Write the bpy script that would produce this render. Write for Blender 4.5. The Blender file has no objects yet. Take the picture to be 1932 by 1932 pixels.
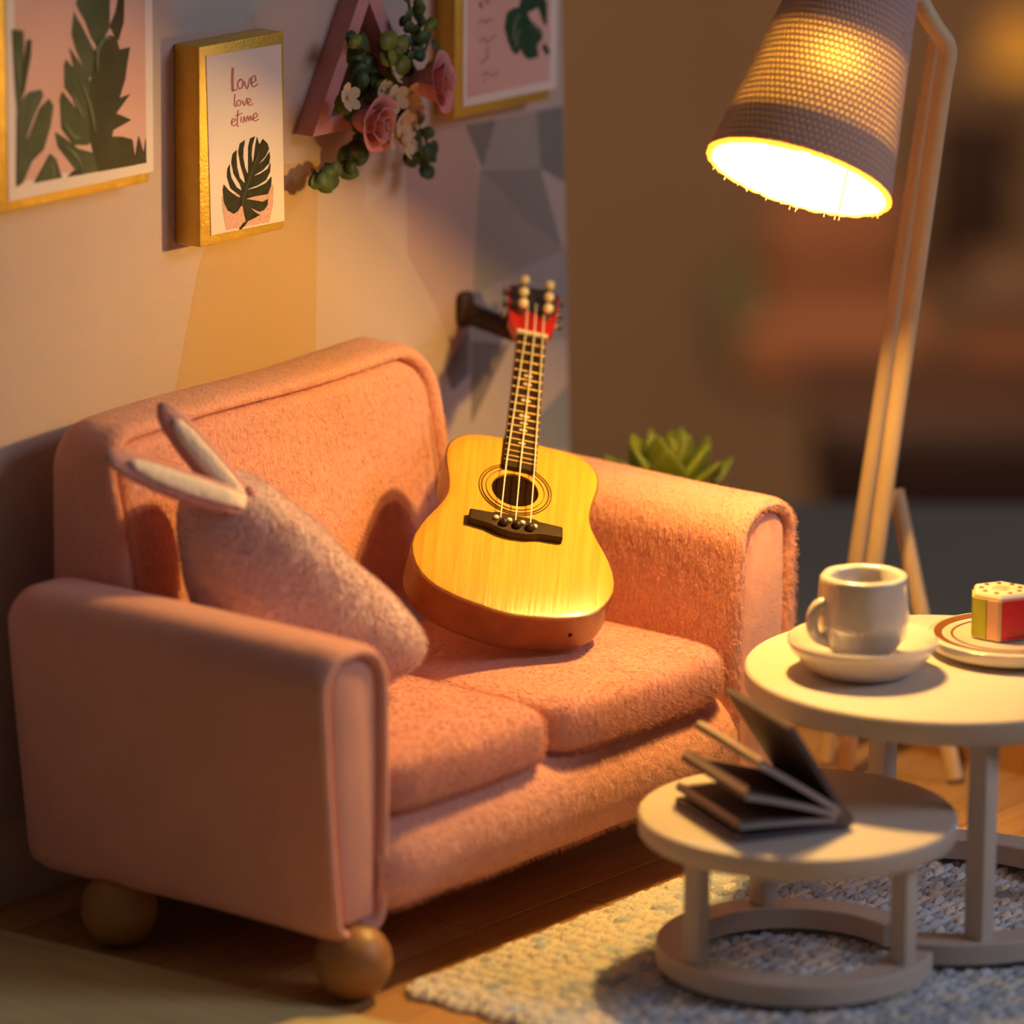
import bpy, bmesh, math, random
import numpy as np
from mathutils import Vector, Matrix
from mathutils.geometry import tessellate_polygon
random.seed(7); rng = np.random.default_rng(7)
S = bpy.context.scene
COL = S.collection
rad = math.radians
# ------------------------------------------------------------------ camera
FPX, PITCH, HEAD, ROLL = 10500.0, rad(14.2), rad(38.6), rad(0.5)
CAM = Vector((-8.251, -7.975, 3.772))
hd = Vector((math.cos(HEAD), math.sin(HEAD), 0))
FW = hd * math.cos(PITCH) + Vector((0, 0, -math.sin(PITCH)))
R0 = Vector((math.sin(HEAD), -math.cos(HEAD), 0)); U0 = R0.cross(FW)
RT = R0 * math.cos(ROLL) + U0 * math.sin(ROLL)
UP = -R0 * math.sin(ROLL) + U0 * math.cos(ROLL)
cd = bpy.data.cameras.new('camera'); cam = bpy.data.objects.new('camera', cd); COL.objects.link(cam)
cam.matrix_world = Matrix(((RT.x, UP.x, -FW.x, CAM.x), (RT.y, UP.y, -FW.y, CAM.y), (RT.z, UP.z, -FW.z, CAM.z), (0, 0, 0, 1)))
cd.sensor_width = 36; cd.lens = FPX / 1932 * 36; cd.clip_end = 500
cd.dof.use_dof = True; cd.dof.focus_distance = 12.12; cd.dof.aperture_fstop = 0.86
S.camera = cam
# ------------------------------------------------------------------ world, exposure, big lights
W = bpy.data.worlds.new('world'); S.world = W; W.use_nodes = True
W.node_tree.nodes['Background'].inputs[0].default_value = (0.95, 0.80, 0.70, 1)
W.node_tree.nodes['Background'].inputs[1].default_value = 0.062
S.view_settings.view_transform = 'Standard'; S.view_settings.look = 'None'
S.view_settings.exposure = 0.0; S.view_settings.gamma = 1.0; S.view_settings.use_curve_mapping = False


def area(name, loc, target, size, power, col):
    l = bpy.data.lights.new(name, 'AREA'); l.shape = 'DISK'; l.size = size; l.energy = power; l.color = col
    o = bpy.data.objects.new(name, l); COL.objects.link(o); o.location = loc
    o.rotation_euler = (Vector(target) - Vector(loc)).to_track_quat('-Z', 'Y').to_euler()
    return o


area('daylight_fill', (4.5, -9.0, 6.0), (0.8, -0.5, 0.8), 4.0, 245, (0.86, 0.88, 1.0))  # added area light with no visible source, cool fill from front right
# bulb light of the floor lamp
RIM_C = Vector((1.216, -1.209, 1.597)) - RT * 0.016 - UP * 0.026; SH_UP = (RT * 0.29 + UP * 0.925 + FW * 0.22).normalized()
BULB = RIM_C + SH_UP * 0.022


# ------------------------------------------------------------------ helpers
def on_y(px, py, y):           # picture point -> (x, z) on the vertical plane y
    d = FW * FPX + RT * (px - 966) - UP * (py - 966)
    t = (y - CAM.y) / d.y
    return CAM.x + d.x * t, CAM.z + d.z * t


def wpos(o):
    p = Vector((0, 0, 0))
    while o is not None:
        p = p + o.location; o = o.parent
    return p


def obj(name, verts, faces, mat, parent=None, smooth=True, angle=40, base=None, mats=None, fmat=None):
    me = bpy.data.meshes.new(name)
    off = wpos(parent) if parent else Vector((0, 0, 0))
    if base is not None: off = Vector(base)
    me.from_pydata([(v[0] - off.x, v[1] - off.y, v[2] - off.z) for v in verts], [], faces)
    for m in (mats or [mat]): me.materials.append(m)
    if fmat:
        for p, k in zip(me.polygons, fmat): p.material_index = k
    if smooth:
        me.polygons.foreach_set('use_smooth', [True] * len(me.polygons))
        if angle: me.set_sharp_from_angle(angle=rad(angle))
    me.update()
    o = bpy.data.objects.new(name, me); COL.objects.link(o)
    if base is not None and not parent: o.location = base
    if parent: o.parent = parent
    return o


def thing(name, label, cat, loc, group=None):
    o = bpy.data.objects.new(name, None); COL.objects.link(o); o.location = loc
    o.empty_display_size = 0.05
    o['label'] = label; o['category'] = cat
    if group: o['group'] = group
    return o


def tag(o, label, cat, group=None):
    o['label'] = label; o['category'] = cat
    if group: o['group'] = group
    return o


def copy_part(o, parent, loc):
    c = o.copy(); COL.objects.link(c); c.parent = parent; c.location = loc
    return c


def box(x0, x1, y0, y1, z0, z1, b=0.004, seg=2):
    bm = bmesh.new(); bmesh.ops.create_cube(bm, size=1)
    for v in bm.verts:
        v.co = Vector(((x0 + x1) / 2 + v.co.x * (x1 - x0), (y0 + y1) / 2 + v.co.y * (y1 - y0), (z0 + z1) / 2 + v.co.z * (z1 - z0)))
    if b > 0: bmesh.ops.bevel(bm, geom=list(bm.edges), offset=b, segments=seg, affect='EDGES', profile=0.5)
    bm.verts.index_update()
    r = [v.co.copy() for v in bm.verts], [[v.index for v in f.verts] for f in bm.faces]
    bm.free(); return r


def join(parts):
    V, F = [], []
    for v, f in parts:
        n = len(V); V += list(v); F += [[i + n for i in q] for q in f]
    return V, F


def basis(d):
    d = Vector(d).normalized()
    a = Vector((0, 0, 1)) if abs(d.z) < 0.9 else Vector((1, 0, 0))
    u = d.cross(a).normalized(); v = d.cross(u).normalized()
    return u, v, d


def loft(rings, cap0=True, cap1=True):
    n = len(rings[0]); V = [Vector(p) for r in rings for p in r]; F = []
    for i in range(len(rings) - 1):
        for j in range(n):
            k = (j + 1) % n
            F.append([i * n + j, i * n + k, (i + 1) * n + k, (i + 1) * n + j])
    if cap0: F.append(list(range(n))[::-1])
    if cap1: F.append([(len(rings) - 1) * n + j for j in range(n)])
    return V, F


def tube(pts, r, seg=12, cap=True, flat=1.0):
    pts = [Vector(p) for p in pts]; rs = r if isinstance(r, (list, tuple)) else [r] * len(pts)
    rings = []; u = None
    for i, p in enumerate(pts):
        t = (pts[min(i + 1, len(pts) - 1)] - pts[max(i - 1, 0)]).normalized()
        if u is None: u, v, _ = basis(t)
        else:
            u = (u - t * u.dot(t)).normalized(); v = t.cross(u)
        rings.append([p + (u * math.cos(a) + v * math.sin(a) * flat) * rs[i] for a in [2 * math.pi * k / seg for k in range(seg)]])
    return loft(rings, cap, cap)


def lathe(prof, c, axis=(0, 0, 1), seg=48, closed=False):
    """prof: list of (r, h) ; returns surface round axis through c"""
    u, v, d = basis(axis); c = Vector(c); V, F = [], []
    for r, h in prof:
        for k in range(seg):
            a = 2 * math.pi * k / seg
            V.append(c + d * h + (u * math.cos(a) + v * math.sin(a)) * r)
    m = len(prof)
    for i in range(m - 1 + (1 if closed else 0)):
        for k in range(seg):
            l = (k + 1) % seg; i2 = (i + 1) % m
            F.append([i * seg + k, i2 * seg + k, i2 * seg + l, i * seg + l])
    if not closed:
        if prof[0][0] > 1e-5: F.append([k for k in range(seg)])
        if prof[-1][0] > 1e-5: F.append([(m - 1) * seg + k for k in range(seg)][::-1])
    return V, F


def rprof(x0, x1, z0, z1, rtl, rtr, rbr, rbl, n=8, shear=0.0, bow=0.0):
    """rounded rectangle outline, counter-clockwise in (x, z)"""
    P = []
    for cx, cz, r, a0 in ((x1 - rbr, z0 + rbr, rbr, -90), (x1 - rtr, z1 - rtr, rtr, 0), (x0 + rtl, z1 - rtl, rtl, 90), (x0 + rbl, z0 + rbl, rbl, 180)):
        for k in range(n + 1):
            a = rad(a0 + 90 * k / n); P.append((cx + r * math.cos(a), cz + r * math.sin(a)))
    # subdivide long sides
    Q = []
    for i, p in enumerate(P):
        q = P[(i + 1) % len(P)]; L = math.hypot(q[0] - p[0], q[1] - p[1]); m = max(1, int(L / 0.06))
        for k in range(m): Q.append((p[0] + (q[0] - p[0]) * k / m, p[1] + (q[1] - p[1]) * k / m))
    xc = (x0 + x1) / 2
    return [(x + shear * (z - z1) * (1 if x < xc else 0.25) + (bow * math.sin(math.pi * (z - z0) / (z1 - z0)) * (-1 if x < xc else 1)), z) for x, z in Q]


def inset(P, d):
    n = len(P); R = []
    for i in range(n):
        a, b = P[i - 1], P[(i + 1) % n]
        tx, tz = b[0] - a[0], b[1] - a[1]; L = math.hypot(tx, tz) or 1
        R.append((P[i][0] - tz / L * d, P[i][1] + tx / L * d))
    return R


def padded(P, steps, fn=None, close_front=True):
    """loft outline P along y through (inset, y) steps"""
    rings = []
    for d, y in steps:
        rings.append([(x, y, z) for x, z in inset(P, d)])
    V, F = loft(rings, True, close_front)
    if fn: V = [fn(v) for v in V]
    return V, F


def superell(c, a, b, h, e1=0.5, e2=0.3, nu=48, nv=24, fn=None):
    def sp(x, e): return math.copysign(abs(x) ** e, x)
    V, F = [], []
    for j in range(nv + 1):
        t = -math.pi / 2 + math.pi * j / nv
        for i in range(nu):
            p = 2 * math.pi * i / nu
            v = Vector((a * sp(math.cos(t), e1) * sp(math.cos(p), e2), b * sp(math.cos(t), e1) * sp(math.sin(p), e2), h * sp(math.sin(t), e1)))
            if fn: v = fn(v)
            V.append(Vector(c) + v)
    for j in range(nv):
        for i in range(nu):
            k = (i + 1) % nu
            F.append([j * nu + i, j * nu + k, (j + 1) * nu + k, (j + 1) * nu + i])
    return V, F


def sphere(c, r, nu=24, nv=14, s=(1, 1, 1)):
    return superell(c, r * s[0], r * s[1], r * s[2], 1, 1, nu, nv)


def poly(P3):
    """filled (possibly concave) polygon from 3-D points"""
    V = [Vector(p) for p in P3]
    return V, [list(t) for t in tessellate_polygon([V])]


def smooth_line(P, n=6):
    out = []
    for i in range(len(P) - 1):
        p0, p1, p2, p3 = (np.array(P[max(0, min(len(P) - 1, k))], float) for k in (i - 1, i, i + 1, i + 2))
        for k in range(n):
            t = k / n
            out.append(tuple(0.5 * (2 * p1 + (p2 - p0) * t + (2 * p0 - 5 * p1 + 4 * p2 - p3) * t * t + (3 * p1 - p0 - 3 * p2 + p3) * t ** 3)))
    out.append(tuple(P[-1])); return out


def ribbon2(P, w):
    """2-D ribbon polygon strip -> list of quads (2-D)"""
    L, Rr = [], []
    for i, p in enumerate(P):
        a, b = P[max(0, i - 1)], P[min(len(P) - 1, i + 1)]
        tx, ty = b[0] - a[0], b[1] - a[1]; l = math.hypot(tx, ty) or 1
        ww = w[i] if isinstance(w, list) else w
        L.append((p[0] - ty / l * ww, p[1] + tx / l * ww)); Rr.append((p[0] + ty / l * ww, p[1] - tx / l * ww))
    return L, Rr


# ------------------------------------------------------------------ materials
def mat(name, col, rough=0.6, metal=0.0, bump=None, var=None, spec=0.5, sheen=0.0, coat=0.0, emit=None, trans=None, rnd=0.0, attr=None):
    """bump: (scale xyz, strength, distance) ; var: (scale xyz, colour2, contrast)"""
    m = bpy.data.materials.new(name); m.use_nodes = True; nt = m.node_tree; N = nt.nodes; L = nt.links
    b = N['Principled BSDF']
    b.inputs['Base Color'].default_value = (*col, 1); b.inputs['Roughness'].default_value = rough
    b.inputs['Metallic'].default_value = metal; b.inputs['Specular IOR Level'].default_value = spec
    if sheen:
        b.inputs['Sheen Weight'].default_value = sheen; b.inputs['Sheen Roughness'].default_value = 0.45
        b.inputs['Sheen Tint'].default_value = (1, 0.8, 0.75, 1)
    if coat: b.inputs['Coat Weight'].default_value = coat; b.inputs['Coat Roughness'].default_value = 0.15
    if emit: b.inputs['Emission Color'].default_value = (*emit[0], 1); b.inputs['Emission Strength'].default_value = emit[1]
    tc = N.new('ShaderNodeTexCoord')

    def noise(scale, detail=4, rg=0.55):
        mp = N.new('ShaderNodeMapping'); L.new(tc.outputs['Object'], mp.inputs[0]); mp.inputs['Scale'].default_value = scale
        n = N.new('ShaderNodeTexNoise'); n.inputs['Scale'].default_value = 1; n.inputs['Detail'].default_value = detail; n.inputs['Roughness'].default_value = rg
        L.new(mp.outputs[0], n.inputs['Vector']); return n
    csock = None
    if var:
        n = noise(var[0]); r = N.new('ShaderNodeValToRGB'); k = var[2]
        r.color_ramp.elements[0].position = 0.5 - k; r.color_ramp.elements[1].position = 0.5 + k
        r.color_ramp.elements[0].color = (*col, 1); r.color_ramp.elements[1].color = (*var[1], 1)
        L.new(n.outputs[0], r.inputs[0]); csock = r.outputs[0]
    if rnd:
        oi = N.new('ShaderNodeObjectInfo'); mr = N.new('ShaderNodeMapRange'); mr.inputs[3].default_value = 1 - rnd; mr.inputs[4].default_value = 1 + rnd
        L.new(oi.outputs['Random'], mr.inputs[0]); hs = N.new('ShaderNodeHueSaturation'); L.new(mr.outputs[0], hs.inputs['Value'])
        if csock: L.new(csock, hs.inputs['Color'])
        else: hs.inputs['Color'].default_value = (*col, 1)
        csock = hs.outputs[0]
    if attr:
        at = N.new('ShaderNodeAttribute'); at.attribute_name = attr; csock = at.outputs['Color']
    if csock: L.new(csock, b.inputs['Base Color'])
    if bump:
        hs_ = None
        for q in (bump if isinstance(bump, list) else [bump]):
            n = noise(q[0], 5, 0.6); bp = N.new('ShaderNodeBump'); bp.inputs['Strength'].default_value = q[1]; bp.inputs['Distance'].default_value = q[2]
            L.new(n.outputs[0], bp.inputs['Height'])
            if hs_: L.new(hs_, bp.inputs['Normal'])
            hs_ = bp.outputs[0]
        L.new(hs_, b.inputs['Normal'])
    if trans:
        t = N.new('ShaderNodeBsdfTranslucent'); t.inputs[0].default_value = (*trans[0], 1)
        mx = N.new('ShaderNodeMixShader'); mx.inputs[0].default_value = trans[1]
        L.new(b.outputs[0], mx.inputs[1]); L.new(t.outputs[0], mx.inputs[2]); L.new(mx.outputs[0], N['Material Output'].inputs[0])
    return m


def weave_mat(name, col, freq, strength, dist, col2=None):
    """canvas weave: two crossed sine bands as relief (object coords x,z)"""
    m = mat(name, col, 0.9, spec=0.2); nt = m.node_tree; N = nt.nodes; L = nt.links; b = N['Principled BSDF']
    tc = N.new('ShaderNodeTexCoord'); sx = N.new('ShaderNodeSeparateXYZ'); L.new(tc.outputs['Object'], sx.inputs[0])

    def sn(sock, f):
        a = N.new('ShaderNodeMath'); a.operation = 'MULTIPLY'; a.inputs[1].default_value = f; L.new(sock, a.inputs[0])
        s = N.new('ShaderNodeMath'); s.operation = 'SINE'; L.new(a.outputs[0], s.inputs[0]); return s.outputs[0]
    mu = N.new('ShaderNodeMath'); mu.operation = 'MULTIPLY'; L.new(sn(sx.outputs[0], freq), mu.inputs[0]); L.new(sn(sx.outputs[2], freq), mu.inputs[1])
    nz = N.new('ShaderNodeTexNoise'); nz.inputs['Scale'].default_value = 60; L.new(tc.outputs['Object'], nz.inputs['Vector'])
    ad = N.new('ShaderNodeMath'); ad.operation = 'ADD'; L.new(mu.outputs[0], ad.inputs[0]); L.new(nz.outputs[0], ad.inputs[1])
    bp = N.new('ShaderNodeBump'); bp.inputs['Strength'].default_value = strength; bp.inputs['Distance'].default_value = dist
    L.new(ad.outputs[0], bp.inputs['Height']); L.new(bp.outputs[0], b.inputs['Normal'])
    return m


PINK = (0.74, 0.355, 0.29)
def fleece(name, sc, k=1.0):
    return mat(name, PINK, 0.85, spec=0.25, sheen=0.35, var=((9, 9, 9), tuple(c * 1.12 for c in PINK), 0.25),
               bump=[((sc[0], sc[1], sc[2]), 0.55 * k, 0.012), ((26, 26, 26), 0.35 * k, 0.02)])
M_FL = fleece('fleece_plush', (120, 120, 55)); M_FLX = fleece('fleece_plush_seat', (130, 60, 60)); M_SMOOTH = fleece('felt_smooth', (220, 220, 220), 0.35)
M_PIL = mat('plush_pillow', (0.82, 0.54, 0.55), 0.9, spec=0.2, sheen=0.4, var=((14, 14, 14), (0.90, 0.66, 0.66), 0.2), bump=[((70, 70, 70), 0.7, 0.02), ((18, 18, 18), 0.4, 0.04)])
M_EARIN = mat('ear_lining', (0.85, 0.72, 0.66), 0.9, bump=((60, 60, 60), 0.5, 0.01))
M_EAR = mat('ear_plush', (0.66, 0.33, 0.34), 0.9, sheen=0.3, bump=((90, 90, 90), 0.6, 0.01))
M_BALL = mat('turned_beech', (0.31, 0.135, 0.04), 0.45, var=((6, 6, 40), (0.40, 0.19, 0.06), 0.3), bump=((10, 10, 80), 0.1, 0.004))
M_WALL = weave_mat('wall_canvas', (0.58, 0.45, 0.42), 1100, 0.4, 0.0018)
M_PL = mat('floor_plank', (0.42, 0.205, 0.07), 0.5, var=((5, 90, 40), (0.60, 0.32, 0.12), 0.3), bump=((8, 160, 60), 0.25, 0.003), rnd=0.12)
M_STRIP = mat('border_oak', (0.60, 0.48, 0.22), 0.6, var=((45, 3, 40), (0.78, 0.65, 0.34), 0.25), bump=((90, 4, 60), 0.3, 0.004))
M_LIP = mat('edge_wood', (0.36, 0.16, 0.06), 0.55, var=((40, 4, 30), (0.48, 0.24, 0.1), 0.3))
M_GOLD = mat('gold_foil', (0.82, 0.50, 0.075), 0.38, 0.45, bump=[((160, 160, 160), 0.45, 0.004), ((25, 25, 25), 0.25, 0.01)], var=((20, 20, 20), (0.66, 0.40, 0.06), 0.3))
M_PAPER = mat('print_paper', (0.80, 0.68, 0.65), 0.7, spec=0.06)
M_PAPERP = mat('print_pink', (0.68, 0.39, 0.36), 0.7, spec=0.06, var=((6, 6, 6), (0.74, 0.46, 0.42), 0.25))
M_LEAFD = mat('print_leaf_dark', (0.024, 0.024, 0.015), 0.6, spec=0.06, var=((40, 40, 40), (0.055, 0.052, 0.03), 0.25))
M_LEAFG = mat('print_leaf_green', (0.06, 0.07, 0.042), 0.65, spec=0.06, var=((12, 12, 12), (0.12, 0.135, 0.085), 0.3))
M_LEAFL = mat('print_leaf_light', (0.15, 0.165, 0.10), 0.65, spec=0.06)
M_LEAFDD = mat('print_leaf_deep', (0.05, 0.05, 0.03), 0.65, spec=0.06, var=((14, 14, 14), (0.085, 0.075, 0.045), 0.3))
M_LEAF3 = mat('print_leaf_emerald', (0.02, 0.055, 0.03), 0.6, spec=0.06, var=((30, 30, 30), (0.05, 0.10, 0.06), 0.3))
M_INK = mat('print_red_ink', (0.58, 0.16, 0.17), 0.7, spec=0.06); M_INKF = mat('print_faint_ink', (0.52, 0.26, 0.25), 0.7, spec=0.06)
M_BLUSH = mat('print_blush', (0.72, 0.45, 0.40), 0.7, spec=0.06, var=((120, 40, 120), (0.60, 0.32, 0.28), 0.2))
M_WHITE = mat('white_paint', (0.64, 0.56, 0.52), 0.55, bump=((60, 60, 60), 0.15, 0.004), var=((10, 10, 10), (0.60, 0.52, 0.47), 0.3))
M_PORC = mat('glazed_porcelain', (0.70, 0.63, 0.60), 0.12, spec=0.6, coat=0.5)
M_TEA = mat('tea', (0.30, 0.12, 0.02), 0.08)
M_BROWN = mat('brown_glaze', (0.22, 0.08, 0.02), 0.25)
M_LAMPW = mat('lamp_dowel', (0.66, 0.44, 0.26), 0.5, var=((20, 20, 6), (0.74, 0.52, 0.33), 0.3), bump=((60, 60, 6), 0.15, 0.003))
M_TOP = mat('spruce_top', (0.76, 0.395, 0.042), 0.34, coat=0.3, var=((1, 1, 1), (0.54, 0.24, 0.018), 0.3), bump=((1, 1, 1), 0.4, 0.0035))
M_SIDE = mat('mahogany_side', (0.15, 0.045, 0.013), 0.35, coat=0.3, var=((14, 14, 14), (0.28, 0.10, 0.03), 0.3))
M_EBONY = mat('ebony', (0.026, 0.012, 0.006), 0.45, spec=0.25, bump=((60, 60, 60), 0.3, 0.004))
M_BRASS = mat('brass_fret', (0.75, 0.48, 0.16), 0.35, 0.8); M_STRING = mat('nylon_string', (0.85, 0.74, 0.55), 0.3)
M_PEARL = mat('pearl_button', (0.75, 0.62, 0.42), 0.2, coat=0.5); M_RED = mat('red_lacquer', (0.55, 0.02, 0.015), 0.35, coat=0.3)
M_STEEL = mat('dark_steel', (0.16, 0.14, 0.13), 0.35, 0.8); M_HOLE = mat('sound_hole_dark', (0.012, 0.004, 0.002), 0.9, spec=0.05)
M_HOOK = mat('dark_hook_wood', (0.035, 0.014, 0.008), 0.6)
M_PINKBAR = mat('pink_painted_wood', (0.52, 0.22, 0.24), 0.55, var=((8, 8, 30), (0.58, 0.27, 0.28), 0.3))
M_ROSE = mat('rose_petal', (0.84, 0.36, 0.36), 0.65, trans=((0.8, 0.3, 0.25), 0.25)); M_CREAM = mat('cream_blossom', (0.80, 0.62, 0.42), 0.7, trans=((0.8, 0.55, 0.3), 0.25))
M_VLEAF = mat('vine_leaf', (0.055, 0.085, 0.02), 0.55, rnd=0.25); M_LLEAF = mat('fresh_leaf', (0.19, 0.19, 0.015), 0.55, rnd=0.25); M_VINE = mat('vine_stem', (0.06, 0.07, 0.025), 0.6)
M_SUC = mat('succulent_leaf', (0.15, 0.20, 0.025), 0.45, rnd=0.2, var=((12, 12, 12), (0.24, 0.26, 0.03), 0.3))
M_POT = mat('plant_pot', (0.60, 0.52, 0.46), 0.6); M_SOIL = mat('soil', (0.05, 0.03, 0.02), 0.9)
M_COVER = mat('book_cover', (0.11, 0.09, 0.11), 0.5); M_PAGE = mat('dark_printed_page', (0.20, 0.16, 0.17), 0.7, var=((15, 15, 15), (0.10, 0.075, 0.075), 0.25)); M_BOARD = mat('grey_board_edge', (0.40, 0.36, 0.38), 0.7); M_EDGE = mat('page_edge', (0.55, 0.42, 0.36), 0.8)
M_RUG = mat('woven_yarn', (0.6, 0.55, 0.5), 0.95, spec=0.1, attr='yarn', bump=((180, 180, 180), 0.5, 0.006))
M_CLIN = mat('candy_white', (0.82, 0.66, 0.48), 0.45, coat=0.3); M_CY = mat('candy_lime', (0.55, 0.55, 0.03), 0.4, coat=0.3, var=((14, 14, 14), (0.42, 0.36, 0.02), 0.2)); M_CR = mat('candy_red', (0.62, 0.006, 0.01), 0.35, coat=0.3); M_CP = mat('candy_peach', (0.80, 0.42, 0.25), 0.4, coat=0.3); M_CB = mat('candy_seed', (0.20, 0.06, 0.02), 0.5)

# ------------------------------------------------------------------ setting
# back wall with slanting right edge
def slab(P, y0, y1):
    r0 = [(x, y0, z) for x, z in P]; r1 = [(x, y1, z) for x, z in P]
    return loft([r1, r0], True, True)
# wallpaper facets: printed triangles plus a blue-grey and an ochre patch, a hair proud of the canvas
FAC = [
    ([(765, 245), (880, 235), (905, 321), (890, 540), (875, 700), (812, 560), (768, 480)], (0.52, 0.36, 0.33)),
    ([(878, 236), (936, 226), (910, 318)], (0.23, 0.21, 0.20)),
    ([(936, 226), (1058, 200), (1060, 318), (910, 318)], (0.38, 0.33, 0.31)),
    ([(1012, 210), (1062, 200), (1066, 345), (1020, 318)], (0.24, 0.22, 0.21)),
    ([(905, 320), (1020, 318), (1062, 470), (1000, 420)], (0.30, 0.26, 0.245)),
    ([(905, 321), (1000, 420), (1062, 470), (1066, 560), (1000, 500), (890, 560)], (0.36, 0.30, 0.28)),
    ([(890, 560), (1000, 500), (1068, 470), (1070, 640), (960, 650), (890, 643)], (0.42, 0.36, 0.36)),
    ([(888, 643), (962, 650), (889, 802)], (0.25, 0.20, 0.18)),
    ([(840, 700), (886, 612), (886, 705), (853, 738)], (0.22, 0.19, 0.21)),  # dark blue-grey patch beside the hook
    ([(1010, 792), (1071, 725), (1075, 850), (1010, 850)], (0.30, 0.29, 0.31)),
    ([(312, -5), (358, 62), (452, 48), (510, -5)], (0.52, 0.47, 0.46)),
    ([(430, 330), (600, 300), (596, 690), (450, 740), (325, 760), (375, 500)], (0.54, 0.37, 0.22)),  # ochre patch across the middle of the wall
    ([(688, 397), (766, 330), (768, 480), (766, 492)], (0.60, 0.46, 0.43)),
    ([(690, 300), (766, 240), (766, 328), (688, 396)], (0.62, 0.50, 0.47)),
]
from mathutils.geometry import delaunay_2d_cdt
OUTL = [(-1.6, 0), (1.985, 0), (1.88, 2.45), (-1.6, 2.45)]
pv, pe = [Vector(p) for p in OUTL], [(0, 1), (1, 2), (2, 3), (3, 0)]
polys2 = []
def clampx(p):
    xe = 1.985 - 0.105 * p[1] / 2.45
    return (min(p[0], xe - 0.0005), min(p[1], 2.449))
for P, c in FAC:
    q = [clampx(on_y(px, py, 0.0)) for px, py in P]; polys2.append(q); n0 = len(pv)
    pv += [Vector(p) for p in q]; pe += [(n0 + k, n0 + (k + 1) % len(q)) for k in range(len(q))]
def inside(p, q):
    r = False
    for k in range(len(q)):
        a, b = q[k - 1], q[k]
        if (a[1] > p[1]) != (b[1] > p[1]) and p[0] < (b[0] - a[0]) * (p[1] - a[1]) / (b[1] - a[1]) + a[0]: r = not r
    return r
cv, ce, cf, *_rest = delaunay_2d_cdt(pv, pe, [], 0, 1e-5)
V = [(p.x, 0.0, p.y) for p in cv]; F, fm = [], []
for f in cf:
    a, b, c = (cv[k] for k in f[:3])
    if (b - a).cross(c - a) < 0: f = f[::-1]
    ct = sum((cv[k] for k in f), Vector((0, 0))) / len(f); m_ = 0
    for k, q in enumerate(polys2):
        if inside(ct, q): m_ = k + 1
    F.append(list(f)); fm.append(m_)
n0 = len(V); V += [(x, 0.05, z) for x, z in OUTL] + [(x, 0.0, z) for x, z in OUTL]
for k in range(4): F.append([n0 + k, n0 + (k + 1) % 4, n0 + 4 + (k + 1) % 4, n0 + 4 + k]); fm.append(0)
F.append([n0 + 3, n0 + 2, n0 + 1, n0]); fm.append(0)
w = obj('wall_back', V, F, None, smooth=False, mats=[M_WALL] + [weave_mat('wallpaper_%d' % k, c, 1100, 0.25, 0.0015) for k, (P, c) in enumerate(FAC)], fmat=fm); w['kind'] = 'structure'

fl = bpy.data.objects.new('floor', None); COL.objects.link(fl); fl['kind'] = 'structure'
pw = 0.124; joint = 0.0038
for r in range(-1, 22):
    y1 = -0.02 + 0.124 * 0 - r * pw; y0 = y1 - pw + joint
    # row seams coincide with y=-0.889
    y1 += 0.0; sh = -0.889 - (-0.02 - 7 * pw); y1 += sh; y0 += sh
    if y1 > 0.02: y1 = 0.02
    if r == -1: y0, y1 = -0.022 + joint, 0.03
    if y0 > y1: continue
    xs = [-0.10 - 0.02, 2.235]; cuts = [0.834 + 0.0] if r == 7 else [(0.35 + 0.57 * r) % 1.1 + 0.05 + 0.0, (0.35 + 0.57 * r) % 1.1 + 1.1]
    xl = [xs[0] - 0.08] + [c for c in cuts if -0.1 < c < 2.2] + [xs[1]]
    for a, b in zip(xl[:-1], xl[1:]):
        obj('plank', *box(a, b - joint, y0, y1, -0.03, random.uniform(-0.0012, 0.0), 0.0014, 1), M_PL, fl, smooth=False)
# pale oak border board along the open left side
V = [(-1.6, 0.03, -0.03), (-0.151, 0.03, -0.03), (-0.151 + 0.0755 * 2.72, -2.7, -0.03), (-1.6, -2.7, -0.03)]
top = [(x, y, 0.004) for x, y, _ in V]
st = obj('trim_1', *loft([V[::-1], top[::-1]]), M_STRIP, smooth=False); st['kind'] = 'structure'
st2 = obj('baseboard_right', *box(2.235, 2.275, -2.7, 0.05, -0.03, 0.10, 0.005), M_LIP, smooth=False); st2['kind'] = 'structure'

# ------------------------------------------------------------------ rug (one woven thing)
x0, x1, y1, y0 = 0.085, 1.75, -1.018, -2.45; nx, ny = 560, 480
X, Y = np.meshgrid(np.linspace(x0, x1, nx), np.linspace(y1, y0, ny))
row = 0.029; st_ = 0.042
ri = np.floor((y1 - Y) / row); rf = ((y1 - Y) / row) - ri
ph = X / st_ + ri * 0.5 + np.abs(rf - 0.5) * 0.9 * np.where(ri % 2 == 0, 1, -1)
si = np.floor(ph); sf = ph - si
rnd2 = lambda a, b, k: np.modf(np.abs(np.sin(a * 127.1 + b * 311.7 + k) * 43758.5453))[0]
hgt = np.sqrt(np.clip(1 - (2 * rf - 1) ** 2, 0, 1)) * (0.35 + 0.65 * np.sqrt(np.clip(1 - (2 * sf - 1) ** 2, 0, 1))) * (0.75 + 0.5 * rnd2(ri, si, 1.0))
edge = np.minimum(np.minimum(X - x0, x1 - X), np.minimum(y1 - Y, Y - y0)); rim = np.clip(edge / 0.03, 0, 1)
crn = np.clip((np.hypot(np.maximum(0.06 - (X - x0), 0), np.maximum(0.06 - (y1 - Y), 0)) - 0.06) / 0.004, 0, 1)
Z = 0.003 + (0.005 + 0.0165 * hgt + 0.0012 * np.clip(rng.standard_normal(hgt.shape), -2, 2)) * np.sqrt(rim) * (1 - crn) - crn * 0.004
jx = (rng.standard_normal(X.shape)) * 0.0012
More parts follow.
